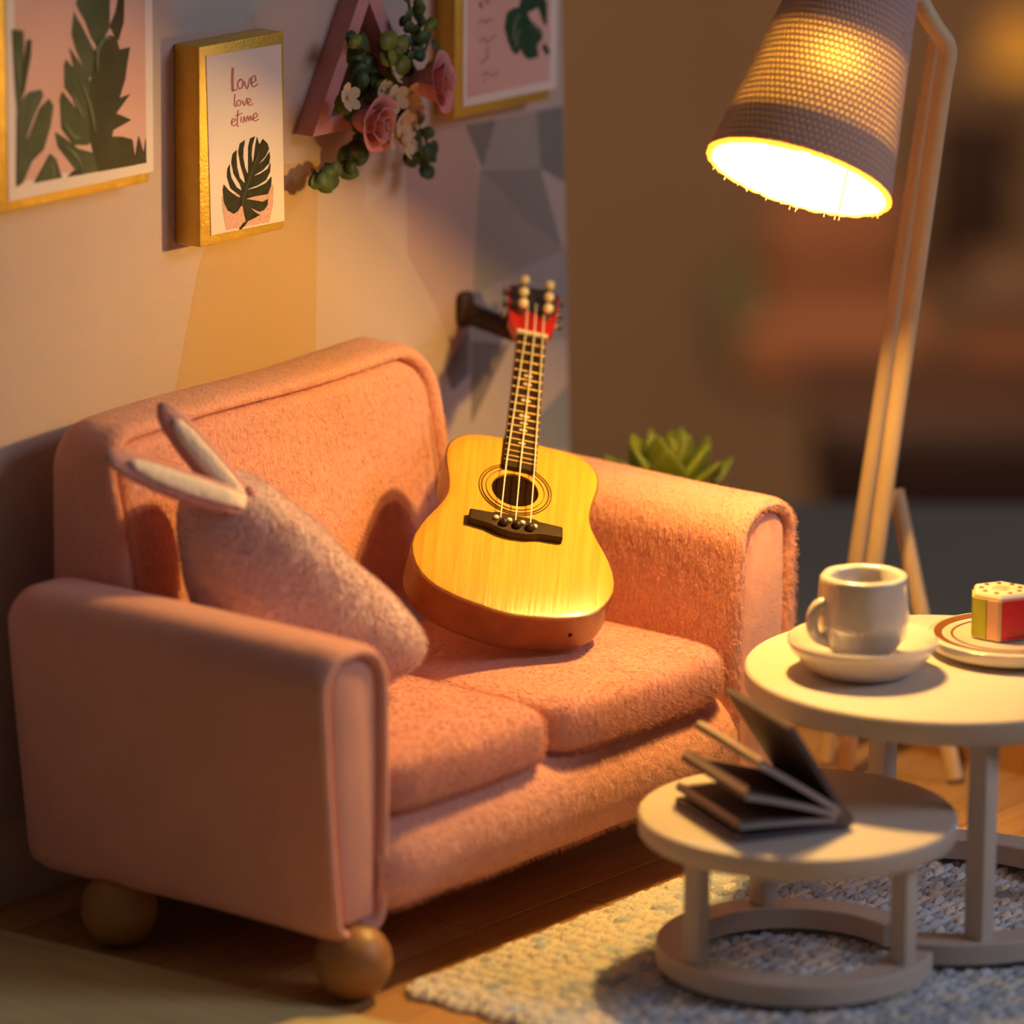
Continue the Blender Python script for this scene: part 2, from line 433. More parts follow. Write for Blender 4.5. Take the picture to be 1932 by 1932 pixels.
verts = np.stack([X + jx * (rim > 0.2) + 0.006 * np.sin(Y * 60) * (1 - rim), Y + 0.005 * np.sin(X * 45) * (1 - rim), Z], -1).reshape(-1, 3)
idx = np.arange(nx * ny).reshape(ny, nx)
quads = np.stack([idx[:-1, :-1], idx[1:, :-1], idx[1:, 1:], idx[:-1, 1:]], -1).reshape(-1, 4)
rug = obj('woven_rug', verts.tolist(), quads.tolist(), M_RUG, None, True, 0, base=(0.92, -1.7, 0.0))
mixv = rnd2(ri, si, 3.0)
c1, c2, c3 = np.array([0.84, 0.76, 0.69]), np.array([0.55, 0.59, 0.68]), np.array([0.74, 0.72, 0.73])
cool_light = np.clip((X - 0.25) * 0.9 + (-1.3 - Y) * 1.2, 0.0, 0.55)  # more grey-blue stitches toward front right: cool light put into the yarn colour
cc = np.where((mixv < 0.06 + cool_light)[..., None], c2 * (0.8 + 0.5 * rnd2(ri, si, 7.0))[..., None], np.where((mixv > 0.8)[..., None], c3, c1)).reshape(-1, 3)
ca = rug.data.color_attributes.new('yarn', 'FLOAT_COLOR', 'POINT')
ca.data.foreach_set('color', np.concatenate([cc, np.ones((len(cc), 1))], 1).astype(np.float32).ravel())
tag(rug, 'cream and grey-blue woven rug on the floor under the white tables', 'rug')

# ------------------------------------------------------------------ sofa
sofa = thing('sofa', 'pink plush two-seat sofa on wooden ball feet below the gold-framed pictures', 'sofa', (0.68, -0.55, 0.0))
def soft(v, k=0.004): return v + Vector((math.sin(v.y * 9 + v.z * 7), math.sin(v.x * 8 + v.z * 5), math.sin(v.x * 7 + v.y * 6))) * k
# front rail / base: a padded roll, rounded towards the room
prof = [(-0.12, 0.16), (-0.12, 0.385), (-0.60, 0.388), (-0.88, 0.388), (-0.930, 0.376), (-0.968, 0.356), (-0.998, 0.326), (-1.017, 0.290), (-1.023, 0.250), (-1.017, 0.212), (-1.000, 0.182), (-0.975, 0.161), (-0.945, 0.150), (-0.88, 0.147), (-0.5, 0.147)]
rings = []
for k in range(41):
    t = k / 40; x = 0.075 + 1.235 * t; q = min(1, min(t, 1 - t) * 14)
    sg = 0.002 * math.sin(x * 9) + 0.0015 * math.sin(x * 23)
    rings.append([(x, y + (0.03 * (1 - q ** 0.5) if y < -0.9 else 0) + (sg if y < -0.8 else 0) * 0.6, z + sg * 0.5) for y, z in prof])
obj('base', *loft(rings), M_FL, sofa, angle=60)
# arms
for side in (0, 1):
    if side == 0: P = rprof(-0.125, 0.092, 0.125, 0.757, 0.09, 0.09, 0.055, 0.055, shear=-0.10, bow=0.006); yr = -0.13
    else: P = rprof(1.300, 1.507, 0.125, 0.797, 0.098, 0.085, 0.055, 0.055, shear=0.02, bow=0.010); yr = -0.20
    if side == 0: fnA = lambda v: soft(v + Vector((-0.035 * max(0, min(1, (v.y + 1.0) / 0.85)) * (1 if v.x < 0 else 0.3), 0, 0.012 * (v.y + 1.0))), 0.003)
    else: fnA = lambda v: soft(v, 0.003)
    steps = [(0.07, yr), (0.03, yr - 0.012), (0.008, yr - 0.035), (0, yr - 0.07)] + [(0, yr - 0.07 - (0.88 - 0.07 + yr + 0.02) * k / 8) for k in range(1, 8)] + [(0, -0.955), (0.003, -0.983), (0.011, -0.997), (0.021, -0.997), (0.029, -0.985), (0.031, -0.955)]
    obj('arm', *padded(P, steps, fnA), M_FL if side else M_SMOOTH, sofa, angle=0)
    obj('arm_front_panel', *padded(P, [(0.033, -0.95), (0.034, -0.968), (0.038, -0.980), (0.045, -0.987), (0.054, -0.990)], fnA), M_SMOOTH, sofa, angle=0)
# backrest: slightly turned
BK = Matrix.Rotation(rad(4.0), 4, 'Z'); PV = Vector((0.03, -0.12, 0))
def fnB(v):
    if v.y < -0.2: v = v + Vector((0, 0.075 * max(0, min(1, (v.z - 0.62) / 0.45)) ** 1.3 * min(1, (-0.2 - v.y) / 0.1), 0))
    return soft(PV + BK @ (v - PV), 0.003)
P = rprof(0.03, 1.232, 0.16, 1.074, 0.10, 0.14, 0.06, 0.06, n=10)
obj('backrest', *padded(P, [(0.05, -0.105), (0.015, -0.115), (0.0, -0.14), (0, -0.20), (0, -0.28), (0, -0.31), (0.004, -0.328), (0.014, -0.337), (0.026, -0.334), (0.034, -0.318), (0.036, -0.29)], fnB), M_FL, sofa, angle=0)
obj('back_panel', *padded(P, [(0.038, -0.285), (0.040, -0.305), (0.044, -0.318), (0.050, -0.326), (0.058, -0.330)], fnB), M_FL, sofa, angle=0)
# seat cushions
def puff(v):
    s = 1.0
    z = v.z + (0.012 * max(0, 1 - (v.x / 0.29) ** 2) * max(0, 1 - (v.y / 0.34) ** 2) if v.z > 0 else 0)
    return Vector((v.x, v.y, z)) + Vector((math.sin(v.y * 11), math.sin(v.x * 13), math.sin(v.x * 10 + v.y * 7))) * 0.004
obj('seat_cushion', *superell((0.367, -0.662, 0.423), 0.283, 0.338, 0.077, 0.46, 0.22, 80, 30, puff), M_FLX, sofa, angle=0)
obj('seat_cushion', *superell((0.960, -0.662, 0.423), 0.314, 0.340, 0.080, 0.46, 0.22, 80, 30, puff), M_FLX, sofa, angle=0)
# ball feet
b0 = obj('ball_foot', *sphere((0.012, -0.972, 0.081), 0.0815, 32, 20), M_BALL, sofa, angle=0, base=(0, 0, 0))
b0.location = Vector((0, 0, 0)); me = b0.data
for v in me.vertices: v.co -= Vector((0.012, -0.972, 0.081))
loc0 = Vector((0.012, -0.972, 0.081)) - sofa.location; b0.location = loc0
for lx, ly in ((-0.044, -0.375), (1.38, -0.90), (1.36, -0.32)):
    copy_part(b0, sofa, Vector((lx, ly, 0.081)) - sofa.location)

def fur(o, count, length, seed, lie=(0, 0, -1), rough=0.5, slot=1):
    """short plush pile on one part"""
    ps = o.modifiers.new('plush_pile', 'PARTICLE_SYSTEM').particle_system; st = ps.settings; ps.seed = seed
    st.type = 'HAIR'; st.count = count; st.hair_length = length; st.hair_step = 3; st.render_step = 3; st.display_step = 2
    st.emit_from = 'FACE'; st.use_even_distribution = True; st.distribution = 'RAND'
    v = length / 4; L_ = Vector(lie).normalized() * v * 0.75
    st.normal_factor = v * 0.45; st.tangent_factor = 0.0; st.object_align_factor = L_; st.factor_random = v * 0.45 * rough; st.brownian_factor = v * 0.3 * rough
    st.root_radius = 0.55; st.tip_radius = 0.25; st.radius_scale = 0.0011; st.material = slot
    return ps
FURS = []
for o in sofa.children:
    n = o.name.split('.')[0]
    if n == 'seat_cushion': fur(o, 60000, 0.0095, 3, (0.3, -0.7, -0.5), 0.7)
    elif n == 'base': fur(o, 60000, 0.010, 4, (0.3, -0.1, -0.7), 1.0)
    elif n == 'back_panel': fur(o, 60000, 0.0085, 5, (0.5, 0.0, -0.7), 0.7)
    elif n == 'backrest': fur(o, 45000, 0.006, 6, (0.5, -0.2, -0.5), 0.7)
    elif o.name == 'arm.001': fur(o, 60000, 0.0085, 7, (0.0, -0.8, -0.6), 0.8)
# ------------------------------------------------------------------ rabbit-ear pillow
pc = Vector((0.335, -0.560, 0.735)) - RT * 0.058 - UP * 0.008 - FW * 0.02
pil = thing('rabbit_pillow', 'fuzzy pink pillow with two rabbit ears leaning on the left sofa arm', 'pillow', (0.40, -0.60, 0.50))
A1 = (RT * (-0.56) + UP * 0.83).normalized()          # long axis, towards the ears
A2 = (RT * 0.83 + UP * 0.56).normalized(); A3 = A1.cross(A2)
def pbody(u, v, w):
    return pc + A1 * u + A2 * v + A3 * w
V, F = [], []
nu, nv = 56, 40
for j in range(nv + 1):
    t = -math.pi / 2 + math.pi * j / nv
    for i in range(nu):
        p = 2 * math.pi * i / nu
        u = 0.29 * math.copysign(abs(math.sin(t)) ** 0.8, math.sin(t)); cr_ = abs(math.cos(t)) ** 0.62
        wid = 0.170 + 0.035 * (-u / 0.275) - 0.03 * max(0, u / 0.275) ** 2
        a = wid * cr_ * math.copysign(abs(math.cos(p)) ** 0.85, math.cos(p)); b = (0.135) * cr_ * math.copysign(abs(math.sin(p)) ** 0.9, math.sin(p))
        seam = 0.012 * math.exp(-((p - 2.6) / 0.12) ** 2)
        k = 1 - seam / max(0.05, wid)
        a += 0.085 * max(0, -u / 0.29) ** 2 * (1 if a > 0 else -0.2)
        q = pbody(u, a * k, b * k)
        q += Vector((math.sin(q.y * 31 + q.z * 23), math.sin(q.x * 27 + q.z * 19), math.sin(q.x * 25 + q.y * 29))) * 0.004
        q.y = min(q.y, -0.352 + 0.07 * (q.x - 0.03)); q.z = max(q.z, 0.524 + 0.012 * math.sin(q.x * 20) ** 2)
        V.append(q)
for j in range(nv):
    for i in range(nu):
        k = (i + 1) % nu; F.append([j * nu + i, j * nu + k, (j + 1) * nu + k, (j + 1) * nu + i])
fur(obj('pillow_body', V, F, M_PIL, pil, angle=0), 50000, 0.009, 8, (0.1, -0.2, -0.4), 1.1)
def ear(base, tip, side):
    base, tip = Vector(base), Vector(tip); d = (tip - base); L = d.length; d.normalize()
    n = (-FW + UP * 0.35); n = (n - d * n.dot(d)).normalized(); s = d.cross(n)
    prof = [(0, 0.026), (0.15, 0.033), (0.35, 0.036), (0.6, 0.034), (0.8, 0.030), (0.92, 0.023), (1.0, 0.006)]
    rings = []
    for t, r in prof:
        rings.append([base + d * (L * t) + s * (math.cos(a) * r) + n * (math.sin(a) * r * 0.5 - 0.02 * math.sin(t * 3)) for a in [2 * math.pi * k / 16 for k in range(16)]])
    e = obj('ear', *loft(rings), M_EAR, pil, angle=0)
    rings = []
    for t, r in [(0.02, 0.015), (0.15, 0.020), (0.4, 0.022), (0.65, 0.019), (0.78, 0.014), (0.84, 0.003)]:
        rings.append([base + d * (L * t) + s * (math.cos(a) * r) + n * (0.0155 - 0.02 * math.sin(t * 3) + math.sin(a) * 0.006) for a in [2 * math.pi * k / 10 for k in range(10)]])
    o = obj('ear_lining', *loft(rings), M_EARIN, e, angle=0, base=pil.location); o['label'] = 'off-white ear lining'
def scr(px, py, depth):
    return CAM + (FW * FPX + RT * (px - 966) - UP * (py - 966)) * (depth / FPX)
ear((0.196, -0.515, 0.935), (-0.095, -0.395, 1.078), 0)
ear((0.205, -0.500, 0.940), Vector((0.085, -0.400, 1.110)) + UP * 0.042 - RT * 0.014, 1)
obj('knot', *sphere((0.222, -0.51, 0.955), 0.014, 12, 8), M_EAR, pil)

# ------------------------------------------------------------------ guitar
gh = CAM + (Vector((1.226, -0.417, 0.753)) - CAM) * 0.981; gs = 0.981
ga = Vector((0.730, 0.511, 0.454)).normalized(); gn = Vector((-0.227, -0.446, 0.866)); gn = (gn - ga * gn.dot(ga)).normalized(); gc = ga.cross(gn)
def G(c, a, d=0.0): return gh + (gc * c + ga * a + gn * d) * gs
gt = thing('guitar', 'small acoustic guitar with a yellow top leaning on the pink sofa', 'guitar', G(0.02, -0.40, -0.10))
half = [(-0.408, 0), (-0.405, 0.03), (-0.399, 0.06), (-0.388, 0.11), (-0.366, 0.165), (-0.340, 0.196), (-0.310, 0.215), (-0.260, 0.230), (-0.205, 0.224), (-0.150, 0.204), (-0.110, 0.184), (-0.070, 0.168), (-0.035, 0.163), (0.01, 0.167), (0.055, 0.175), (0.09, 0.176), (0.12, 0.170), (0.15, 0.148), (0.165, 0.118), (0.172, 0.07), (0.174, 0.0)]
hs = smooth_line(half, 4)
out = [(c, a) for a, c in hs] + [(-c, a) for a, c in hs[-2:0:-1]]
cx = 0.012
out = [(c + cx, a) for c, a in out]
rings = [[G(c * k + cx * (1 - k), a * k + (-0.1) * (1 - k), d) for c, a in out] for k, d in ((0.93, -0.112), (0.975, -0.110), (0.992, -0.103), (1.0, -0.092), (1.0, -0.012), (1.004, -0.010), (1.004, -0.002), (0.996, 0.0), (0.985, 0.0))]
obj('body', *loft(rings, True, False), M_SIDE, gt, angle=50)
# soundboard with real hole (ring from outline to hole)
N_ = 96
def at_angle(t):   # outline radius from hole centre in direction t
    best = None; dx, dy = math.cos(t), math.sin(t)
    for i in range(len(out)):
        (x1_, y1_), (x2_, y2_) = out[i], out[(i + 1) % len(out)]
        den = dx * (y2_ - y1_) - dy * (x2_ - x1_)
        if abs(den) < 1e-9: continue
        s = (x1_ * (y2_ - y1_) - y1_ * (x2_ - x1_)) / den; k = (x1_ * dy - y1_ * dx) / den
        if s > 0 and -1e-6 <= k <= 1 + 1e-6: best = s if best is None else max(best, s)
    return best
hr = 0.054
rr_ = [at_angle(2 * math.pi * k / N_) - 0.003 for k in range(N_)]
rings = []
for f, d in ((None, -0.03), (0.0, -0.004), (0.0, 0.0035), (0.25, 0.0045), (0.5, 0.0045), (0.75, 0.0042), (0.97, 0.0035), (1.0, 0.0012)):
    ring = []
    for k in range(N_):
        t = 2 * math.pi * k / N_; r = hr if f is None else hr + (rr_[k] - hr) * f
        ring.append(G(math.cos(t) * r, math.sin(t) * r, d))
    rings.append(ring)
sb = obj('soundboard', *loft(rings[1:], False, False), M_TOP, gt, angle=50)
# wood grain along the neck axis: feed the texture with guitar axes
for nd in M_TOP.node_tree.nodes:
    if nd.type == 'MAPPING':
        nd.vector_type = 'TEXTURE'; nd.inputs['Rotation'].default_value = Matrix((gc, ga, gn)).transposed().to_euler()
        nd.inputs['Scale'].default_value = (1 / 75, 1 / 3.0, 1 / 75)
obj('sound_hole_cavity', *lathe([(hr + 0.002, -0.003), (hr + 0.02, -0.05), (0.0, -0.085)], G(0, 0, 0), gn, 48), M_HOLE, gt)
for r, wd in ((0.0755, 0.0012), (0.0815, 0.0010), (0.0655, 0.0005)):
    obj('rosette_ring', *lathe([(r - wd, 0.0040), (r - wd, 0.0056), (r + wd, 0.0056), (r + wd, 0.0040)], G(0, 0, 0), gn, 64, True), M_EBONY, gt, smooth=False)
# neck and fretboard
def gbox(c0, c1, a0, a1, d0, d1, taper=0.0):
    P = []
    for d in (d0, d1):
        P.append([G(c0 - taper, a0, d), G(c1 + taper, a0, d), G(c1, a1, d), G(c0, a1, d)])
    return loft(P)
NC = 0.004
rings = []
for a, wdt, dp in ((0.165, 0.039, 0.085), (0.20, 0.037, 0.05), (0.30, 0.0355, 0.042), (0.53, 0.033, 0.038), (0.55, 0.036, 0.036)):
    rings.append([G(NC + wdt * x, a, 0.006 - dp * y) for x, y in ((-1, 0), (1, 0), (1, 0.35), (0.7, 0.8), (0, 1), (-0.7, 0.8), (-1, 0.35))])
obj('neck', *loft(rings), M_SIDE, gt, angle=30)
obj('fretboard', *gbox(NC - 0.033, NC + 0.033, 0.062, 0.533, 0.004, 0.016, 0.005), M_EBONY, gt, smooth=False)
fa = [0.50, 0.467, 0.434, 0.402, 0.371, 0.341, 0.312, 0.284, 0.257, 0.231, 0.206, 0.182, 0.159, 0.137, 0.117, 0.099, 0.084]
fr0 = None
for a in fa:
    wd = 0.033 + 0.005 * (0.533 - a) / 0.47
    obj('fret', *tube([G(NC - wd, a, 0.0165), G(NC + wd, a, 0.0165)], 0.0015, 6), M_BRASS, gt)
for a, s in ((0.386, 1), (0.356, 1), (0.298, 1.1), (0.2435, 1.2), (0.2180, 0.9), (0.194, 0.9), (0.148, 0.8)):
    L_ = 0.009 * s; P = [G(NC + L_ * 1.2 * math.cos(t), a + L_ * 0.55 * math.sin(t), 0.0168) for t in (0, 0.8, 1.57, 2.34, 3.14, 3.94, 4.71, 5.5)]
    P2 = [p - gn * 0.002 for p in P]
    obj('inlay', *loft([P2, P]), M_PEARL, gt, smooth=False)
obj('nut', *gbox(NC - 0.036, NC + 0.036, 0.532, 0.541, 0.004, 0.022), M_PEARL, gt, smooth=False)
# headstock, bent slightly back
hp = [(-0.034, 0.541), (0.034, 0.541), (0.054, 0.60), (0.058, 0.66), (0.060, 0.735), (0.03, 0.748), (0.0, 0.742), (-0.03, 0.748), (-0.060, 0.735), (-0.058, 0.66), (-0.054, 0.60)]
def H(c, a, d): return G(c + NC, a, d - (a - 0.541) * 0.10)
obj('headstock', *loft([[H(c, a, -0.022) for c, a in hp], [H(c, a, 0.006) for c, a in hp]]), M_RED, gt, smooth=False)
obj('machine_plate', *loft([[H(c, a, 0.006) for c, a in ((-0.05, 0.64), (0.05, 0.64), (0.056, 0.73), (0, 0.738), (-0.056, 0.73))], [H(c, a, 0.010) for c, a in ((-0.05, 0.64), (0.05, 0.64), (0.056, 0.73), (0, 0.738), (-0.056, 0.73))]]), M_STEEL, gt, smooth=False)
for sx in (-1, 1):
    for a in (0.625, 0.672, 0.722):
        p = H(sx * 0.030, a, 0.006); q = H(sx * 0.030, a, 0.034)
        t = obj('tuning_post', *tube([p, q], 0.008, 10), M_STEEL, gt)
        obj('post_button', *sphere(q + gn * 0.006, 0.0125, 12, 8), M_PEARL, t, base=gt.location)
        t2 = obj('tuning_key', *join([tube([H(sx * 0.055, a, -0.008), H(sx * 0.066, a, -0.008)], 0.004, 8), superell(H(sx * 0.068, a, -0.008), 0.006, 0.006, 0.010, 1, 1, 10, 8)]), M_STEEL, gt)
# bridge
bp = [(-0.104, -0.116), (-0.055, -0.114), (-0.045, -0.109), (0.045, -0.109), (0.055, -0.114), (0.108, -0.116), (0.110, -0.150), (0.062, -0.153), (0.030, -0.164), (0.0, -0.167), (-0.030, -0.164), (-0.060, -0.152), (-0.104, -0.147)]
obj('bridge', *loft([[G(c + 0.004, a, 0.003) for c, a in bp], [G(c + 0.004, a, 0.022) for c, a in bp], [G(c * 0.97 + 0.004, a * 0.985 - 0.002, 0.025) for c, a in bp]]), M_EBONY, gt, smooth=False)
for c in (-0.026, 0.004, 0.034):
    obj('bridge_pin', *sphere(G(c + 0.004, -0.144, 0.029), 0.0105, 14, 10), M_EBONY, gt)
for c in (-0.042, -0.012, 0.018, 0.046):
    obj('saddle_bead', *sphere(G(c + 0.002, -0.132 - 0.004 * (c > 0.03), 0.028), 0.007, 10, 8, (1, 1, 0.8)), M_PEARL, gt)
for i, (c0, c1) in enumerate(((-0.030, -0.016), (0.004, 0.004), (0.038, 0.024))):
    obj('string', *tube([G(c0, -0.128, 0.026), G(c0 * 0.95, 0.06, 0.025), G(c1 + NC, 0.535, 0.0235), H(c1, 0.66, 0.02)], 0.0015, 6), M_STRING, gt)
obj('strap_button', *sphere(G(0.16, -0.372, -0.055), 0.006, 10, 6), M_EBONY, gt)

# ------------------------------------------------------------------ wall hook
hk = thing('wall_hook', 'dark wooden hook on the wall behind the guitar headstock', 'hook', (1.553, 0, 1.05))
obj('hook_plate', *superell((1.545, -0.012, 1.062), 0.024, 0.012, 0.042, 0.5, 0.6, 24, 14), M_HOOK, hk, angle=0)
obj('hook_peg', *tube([(1.552, -0.005, 1.052), (1.553, -0.06, 1.043), (1.556, -0.12, 1.032), (1.575, -0.165, 1.020)], [0.026, 0.025, 0.025, 0.026], 14), M_HOOK, hk, angle=50)

# ------------------------------------------------------------------ framed pictures
def frame(name, label, x0, x1, z0, z1, dp, border):
    t = thing(name, label, 'picture', ((x0 + x1) / 2, 0, z0))
    obj('frame', *box(x0, x1, -dp, -0.001, z0, z1, 0.006), M_GOLD, t, angle=30)
    return t
def px_poly(P, y, name, m, t, off=(0, 0), sc=1.0):
    Q = [(off[0] + p[0] / sc, off[1] + p[1] / sc) for p in P]
    pts = []
    for p in Q:
        x, z = on_y(p[0], p[1], y); pts.append((x, y, z))
    V, F = poly(pts); o = obj(name, V, F, m, t, smooth=False); return o
def px_stroke(P, w, y, off, sc, n=5):
    L, Rr = ribbon2(smooth_line(P, n), w)
    V, F = [], []
    for a, b in zip(L, Rr):
        for p in (a, b):
            x, z = on_y(off[0] + p[0] / sc, off[1] + p[1] / sc, y); V.append((x, y, z))
    for i in range(len(L) - 1): F.append([2 * i, 2 * i + 1, 2 * i + 3, 2 * i + 2])
    return V, F
# middle, small deep frame
D = 0.075
f2 = frame('framed_picture', 'small deep gold frame with pink Love love etime lettering over a monstera leaf', 0.556, 0.835, 1.366, 1.806, D, 0.02)
def sheet(P, y, m, t, name):
    pts = [on_y(px, py, y) for px, py in P]
    r1 = [(x, y, z) for x, z in pts]; r0 = [(x, y + 0.003, z) for x, z in pts]
    return obj(name, *loft([r0, r1]), m, t, smooth=False)
sheet([(389, 106), (530.5, 83), (536.8, 416.4), (398.7, 444)], -D - 0.002, M_PAPER, f2, 'print_sheet')
O2, S2 = (380, 80), 5.083; yb = -D - 0.0024
px_poly([(195, 1480), (203, 1600), (238, 1800), (440, 1765), (652, 1725), (686, 1560), (693, 1365), (600, 1385), (400, 1430)], yb, 'blush_patch', M_BLUSH, f2, O2, S2)
LOBES = [
    [(215, 1360), (205, 1420), (215, 1530), (250, 1610), (310, 1645), (350, 1620), (385, 1560), (400, 1505), (330, 1470), (265, 1420)],
    [(275, 1165), (250, 1210), (245, 1290), (280, 1400), (370, 1470), (398, 1510), (415, 1440), (340, 1390), (290, 1300), (275, 1230)],
    [(340, 1030), (300, 1070), (288, 1150), (310, 1260), (370, 1360), (405, 1470), (432, 1370), (370, 1300), (345, 1200), (338, 1110)],
    [(420, 935), (370, 970), (355, 1050), (375, 1170), (410, 1290), (430, 1390), (458, 1290), (420, 1200), (402, 1100), (405, 1020)],
    [(515, 900), (470, 920), (450, 1000), (450, 1120), (450, 1270), (475, 1280), (495, 1180), (482, 1080), (490, 990)],
    [(535, 905), (520, 980), (505, 1110), (468, 1280), (560, 1155), (620, 1085), (650, 1020), (635, 970), (590, 925), (560, 980), (555, 975)],
    [(655, 1050), (600, 1130), (550, 1168), (480, 1240), (450, 1330), (520, 1268), (590, 1225), (650, 1160), (660, 1100)],
    [(665, 1150), (640, 1210), (560, 1262), (500, 1283), (440, 1350), (425, 1415), (540, 1372), (620, 1322), (660, 1240)],
    [(675, 1285), (620, 1350), (520, 1395), (430, 1415), (395, 1510), (520, 1475), (640, 1455), (670, 1370)],
    [(640, 1500), (590, 1528), (500, 1512), (398, 1495), (395, 1560), (480, 1590), (560, 1625), (600, 1610), (635, 1560)],
    [(395, 1545), (410, 1640), (430, 1722), (500, 1690), (565, 1655), (520, 1630), (470, 1585)],
    [(440, 1710), (400, 1735), (362, 1790), (380, 1797), (420, 1755), (445, 1722)]]
for i, P in enumerate(LOBES): px_poly(P, yb - 0.0003 - 0.00005 * i, 'leaf_lobe', M_LEAFD, f2, O2, S2)
px_poly([(372, 1490), (385, 1570), (405, 1570), (470, 1300), (490, 1230), (460, 1230)], yb - 0.001, 'leaf_heart', M_LEAFD, f2, O2, S2)
obj('leaf_vein', *px_stroke([(556, 1050), (500, 1200), (440, 1380), (392, 1565)], 2.2, yb - 0.0014, O2, S2), M_LEAFL, f2, smooth=False)
for P, wd in (([(303, 242), (299, 350), (302, 468)], 11), ([(300, 466), (345, 449)], 6), ([(372, 355), (350, 395), (358, 440), (388, 435), (402, 390), (385, 355), (366, 360)], 6),
              ([(412, 372), (440, 446), (470, 338)], 6), ([(476, 394), (522, 364), (513, 320), (487, 338), (481, 392), (502, 426), (542, 400)], 5.5),
              ([(324, 495), (318, 560), (322, 612), (338, 605)], 5), ([(358, 552), (340, 580), (350, 608), (378, 595), (380, 565), (360, 553)], 5), ([(395, 558), (415, 605), (440, 530)], 5), ([(438, 586), (474, 563), (465, 535), (446, 555), (449, 592), (468, 605), (500, 586)], 4.5),
              ([(288, 772), (327, 749), (312, 729), (293, 752), (294, 785), (310, 801), (338, 782)], 5), ([(354, 648), (347, 730), (348, 800), (358, 806)], 5.5), ([(326, 706), (360, 694), (396, 676)], 4.5), ([(384, 712), (380, 768)], 5),
              ([(402, 772), (412, 712), (428, 762), (444, 706), (458, 752), (472, 702), (482, 752)], 4.5), ([(486, 737), (538, 706), (523, 678), (500, 700), (501, 740), (520, 754), (552, 734)], 5)):
    obj('letter_stroke', *px_stroke(P, wd, yb - 0.0004, O2, S2), M_INK, f2, smooth=False)
# left, large frame
D = 0.06
f1 = frame('framed_picture', 'large gold-framed print of dark palm leaves on pink at the left edge', -0.078, 0.414, 1.529, 2.19, D, 0.02)
tl = on_y(16, 380, -D - 0.002); br = on_y(290, 328, -D - 0.002)
obj('print_sheet', *box(tl[0], br[0], -D - 0.002, -D + 0.001, 1.552, 2.165, 0.0005, 1), M_PAPER, f1, smooth=False)
a = on_y(33, 352, -D - 0.0024); b = on_y(276, 308, -D - 0.0024)
obj('printed_field', *box(a[0], b[0], -D - 0.0026, -D - 0.0018, 1.588, 2.13, 0), M_PAPERP, f1, smooth=False)
O1, S1 = (0, 0), 4.6; yb = -D - 0.003
BIG = [
    ([(660, 40), (690, -150), (960, -150), (950, 250), (900, 340), (850, 420), (790, 330), (730, 170), (700, 120)], M_LEAFG),
    ([(640, 100), (720, 240), (800, 400), (840, 470), (820, 640), (770, 680), (660, 440), (620, 300)], M_LEAFG),
    ([(1085, -150), (1075, 190), (1030, 355), (1000, 330), (950, 225), (1000, 110), (1040, -100)], M_LEAFDD),
    ([(600, 410), (650, 480), (740, 600), (790, 720), (800, 950), (760, 960), (690, 760), (640, 600)], M_LEAFG),
    ([(575, 515), (680, 640), (790, 800), (860, 1100), (760, 1040), (640, 860), (560, 760), (558, 560)], M_LEAFG),
    ([(540, 790), (650, 930), (740, 1000), (860, 1180), (760, 1260), (640, 1260), (535, 1120), (520, 860)], M_LEAFG),
    ([(480, 1145), (560, 1195), (680, 1290), (830, 1330), (860, 1488), (690, 1520), (600, 1400), (500, 1270)], M_LEAFG),
    ([(830, 470), (880, 360), (950, 305), (1010, 320), (1040, 430), (1130, 408), (1105, 560), (1090, 680), (1040, 850), (1132, 815), (1010, 985), (1050, 1000), (1142, 1040), (985, 1130), (972, 1185), (1060, 1185), (1150, 1210), (1180, 1390), (1180, 1430), (850, 1492), (780, 1200), (760, 900), (800, 640)], M_LEAFDD),
    ([(1205, 1178), (1250, 1330), (1268, 1190), (1272, 1413), (1170, 1432), (1185, 1300)], M_LEAFDD),
    ([(960, 1390), (1110, 1360), (1180, 1390), (1180, 1432), (850, 1492), (860, 1440)], M_LEAFDD),
    ([(590, 1535), (640, 1480), (700, 1465), (720, 1515)], M_LEAFDD),
    ([(110, 255), (205, 268), (210, 400), (180, 900), (160, 1010), (140, 800)], M_LEAFG),
    ([(238, 350), (275, 340), (270, 480), (215, 790), (180, 880), (200, 600)], M_LEAFDD),
    ([(170, 900), (255, 800), (360, 778), (378, 830), (300, 1000), (200, 1290), (152, 1330), (152, 1000)], M_LEAFG),
    ([(430, 858), (466, 920), (440, 1100), (380, 1300), (280, 1400), (200, 1590), (150, 1622), (150, 1300), (250, 1200), (350, 940)], M_LEAFG),
    ([(300, 1590), (440, 1335), (490, 1380), (540, 1542)], M_LEAFG)]
for i, (P, m) in enumerate(BIG): px_poly(P, yb - 0.0001 * i, 'palm_leaf', m, f1, O1, S1)
for P, wd in (([(850, 620), (850, 450), (900, 345), (970, 330)], 16), ([(700, 700), (780, 900), (830, 1150)], 14), ([(620, 780), (720, 1000), (740, 960)], 18), ([(545, 1050), (640, 1180), (700, 1190)], 16), ([(560, 1260), (660, 1350), (720, 1460)], 14), ([(130, 420), (160, 600), (165, 760)], 14), ([(430, 1450), (460, 1400), (470, 1540)], 16), ([(230, 1100), (290, 900), (330, 830)], 9)):
    obj('leaf_streak', *px_stroke(P, [wd * math.sin(math.pi * (k + 1) / (5 * (len(P) - 1) + 2)) for k in range(5 * (len(P) - 1) + 1)], yb - 0.0022, O1, S1), M_LEAFL, f1, smooth=False)
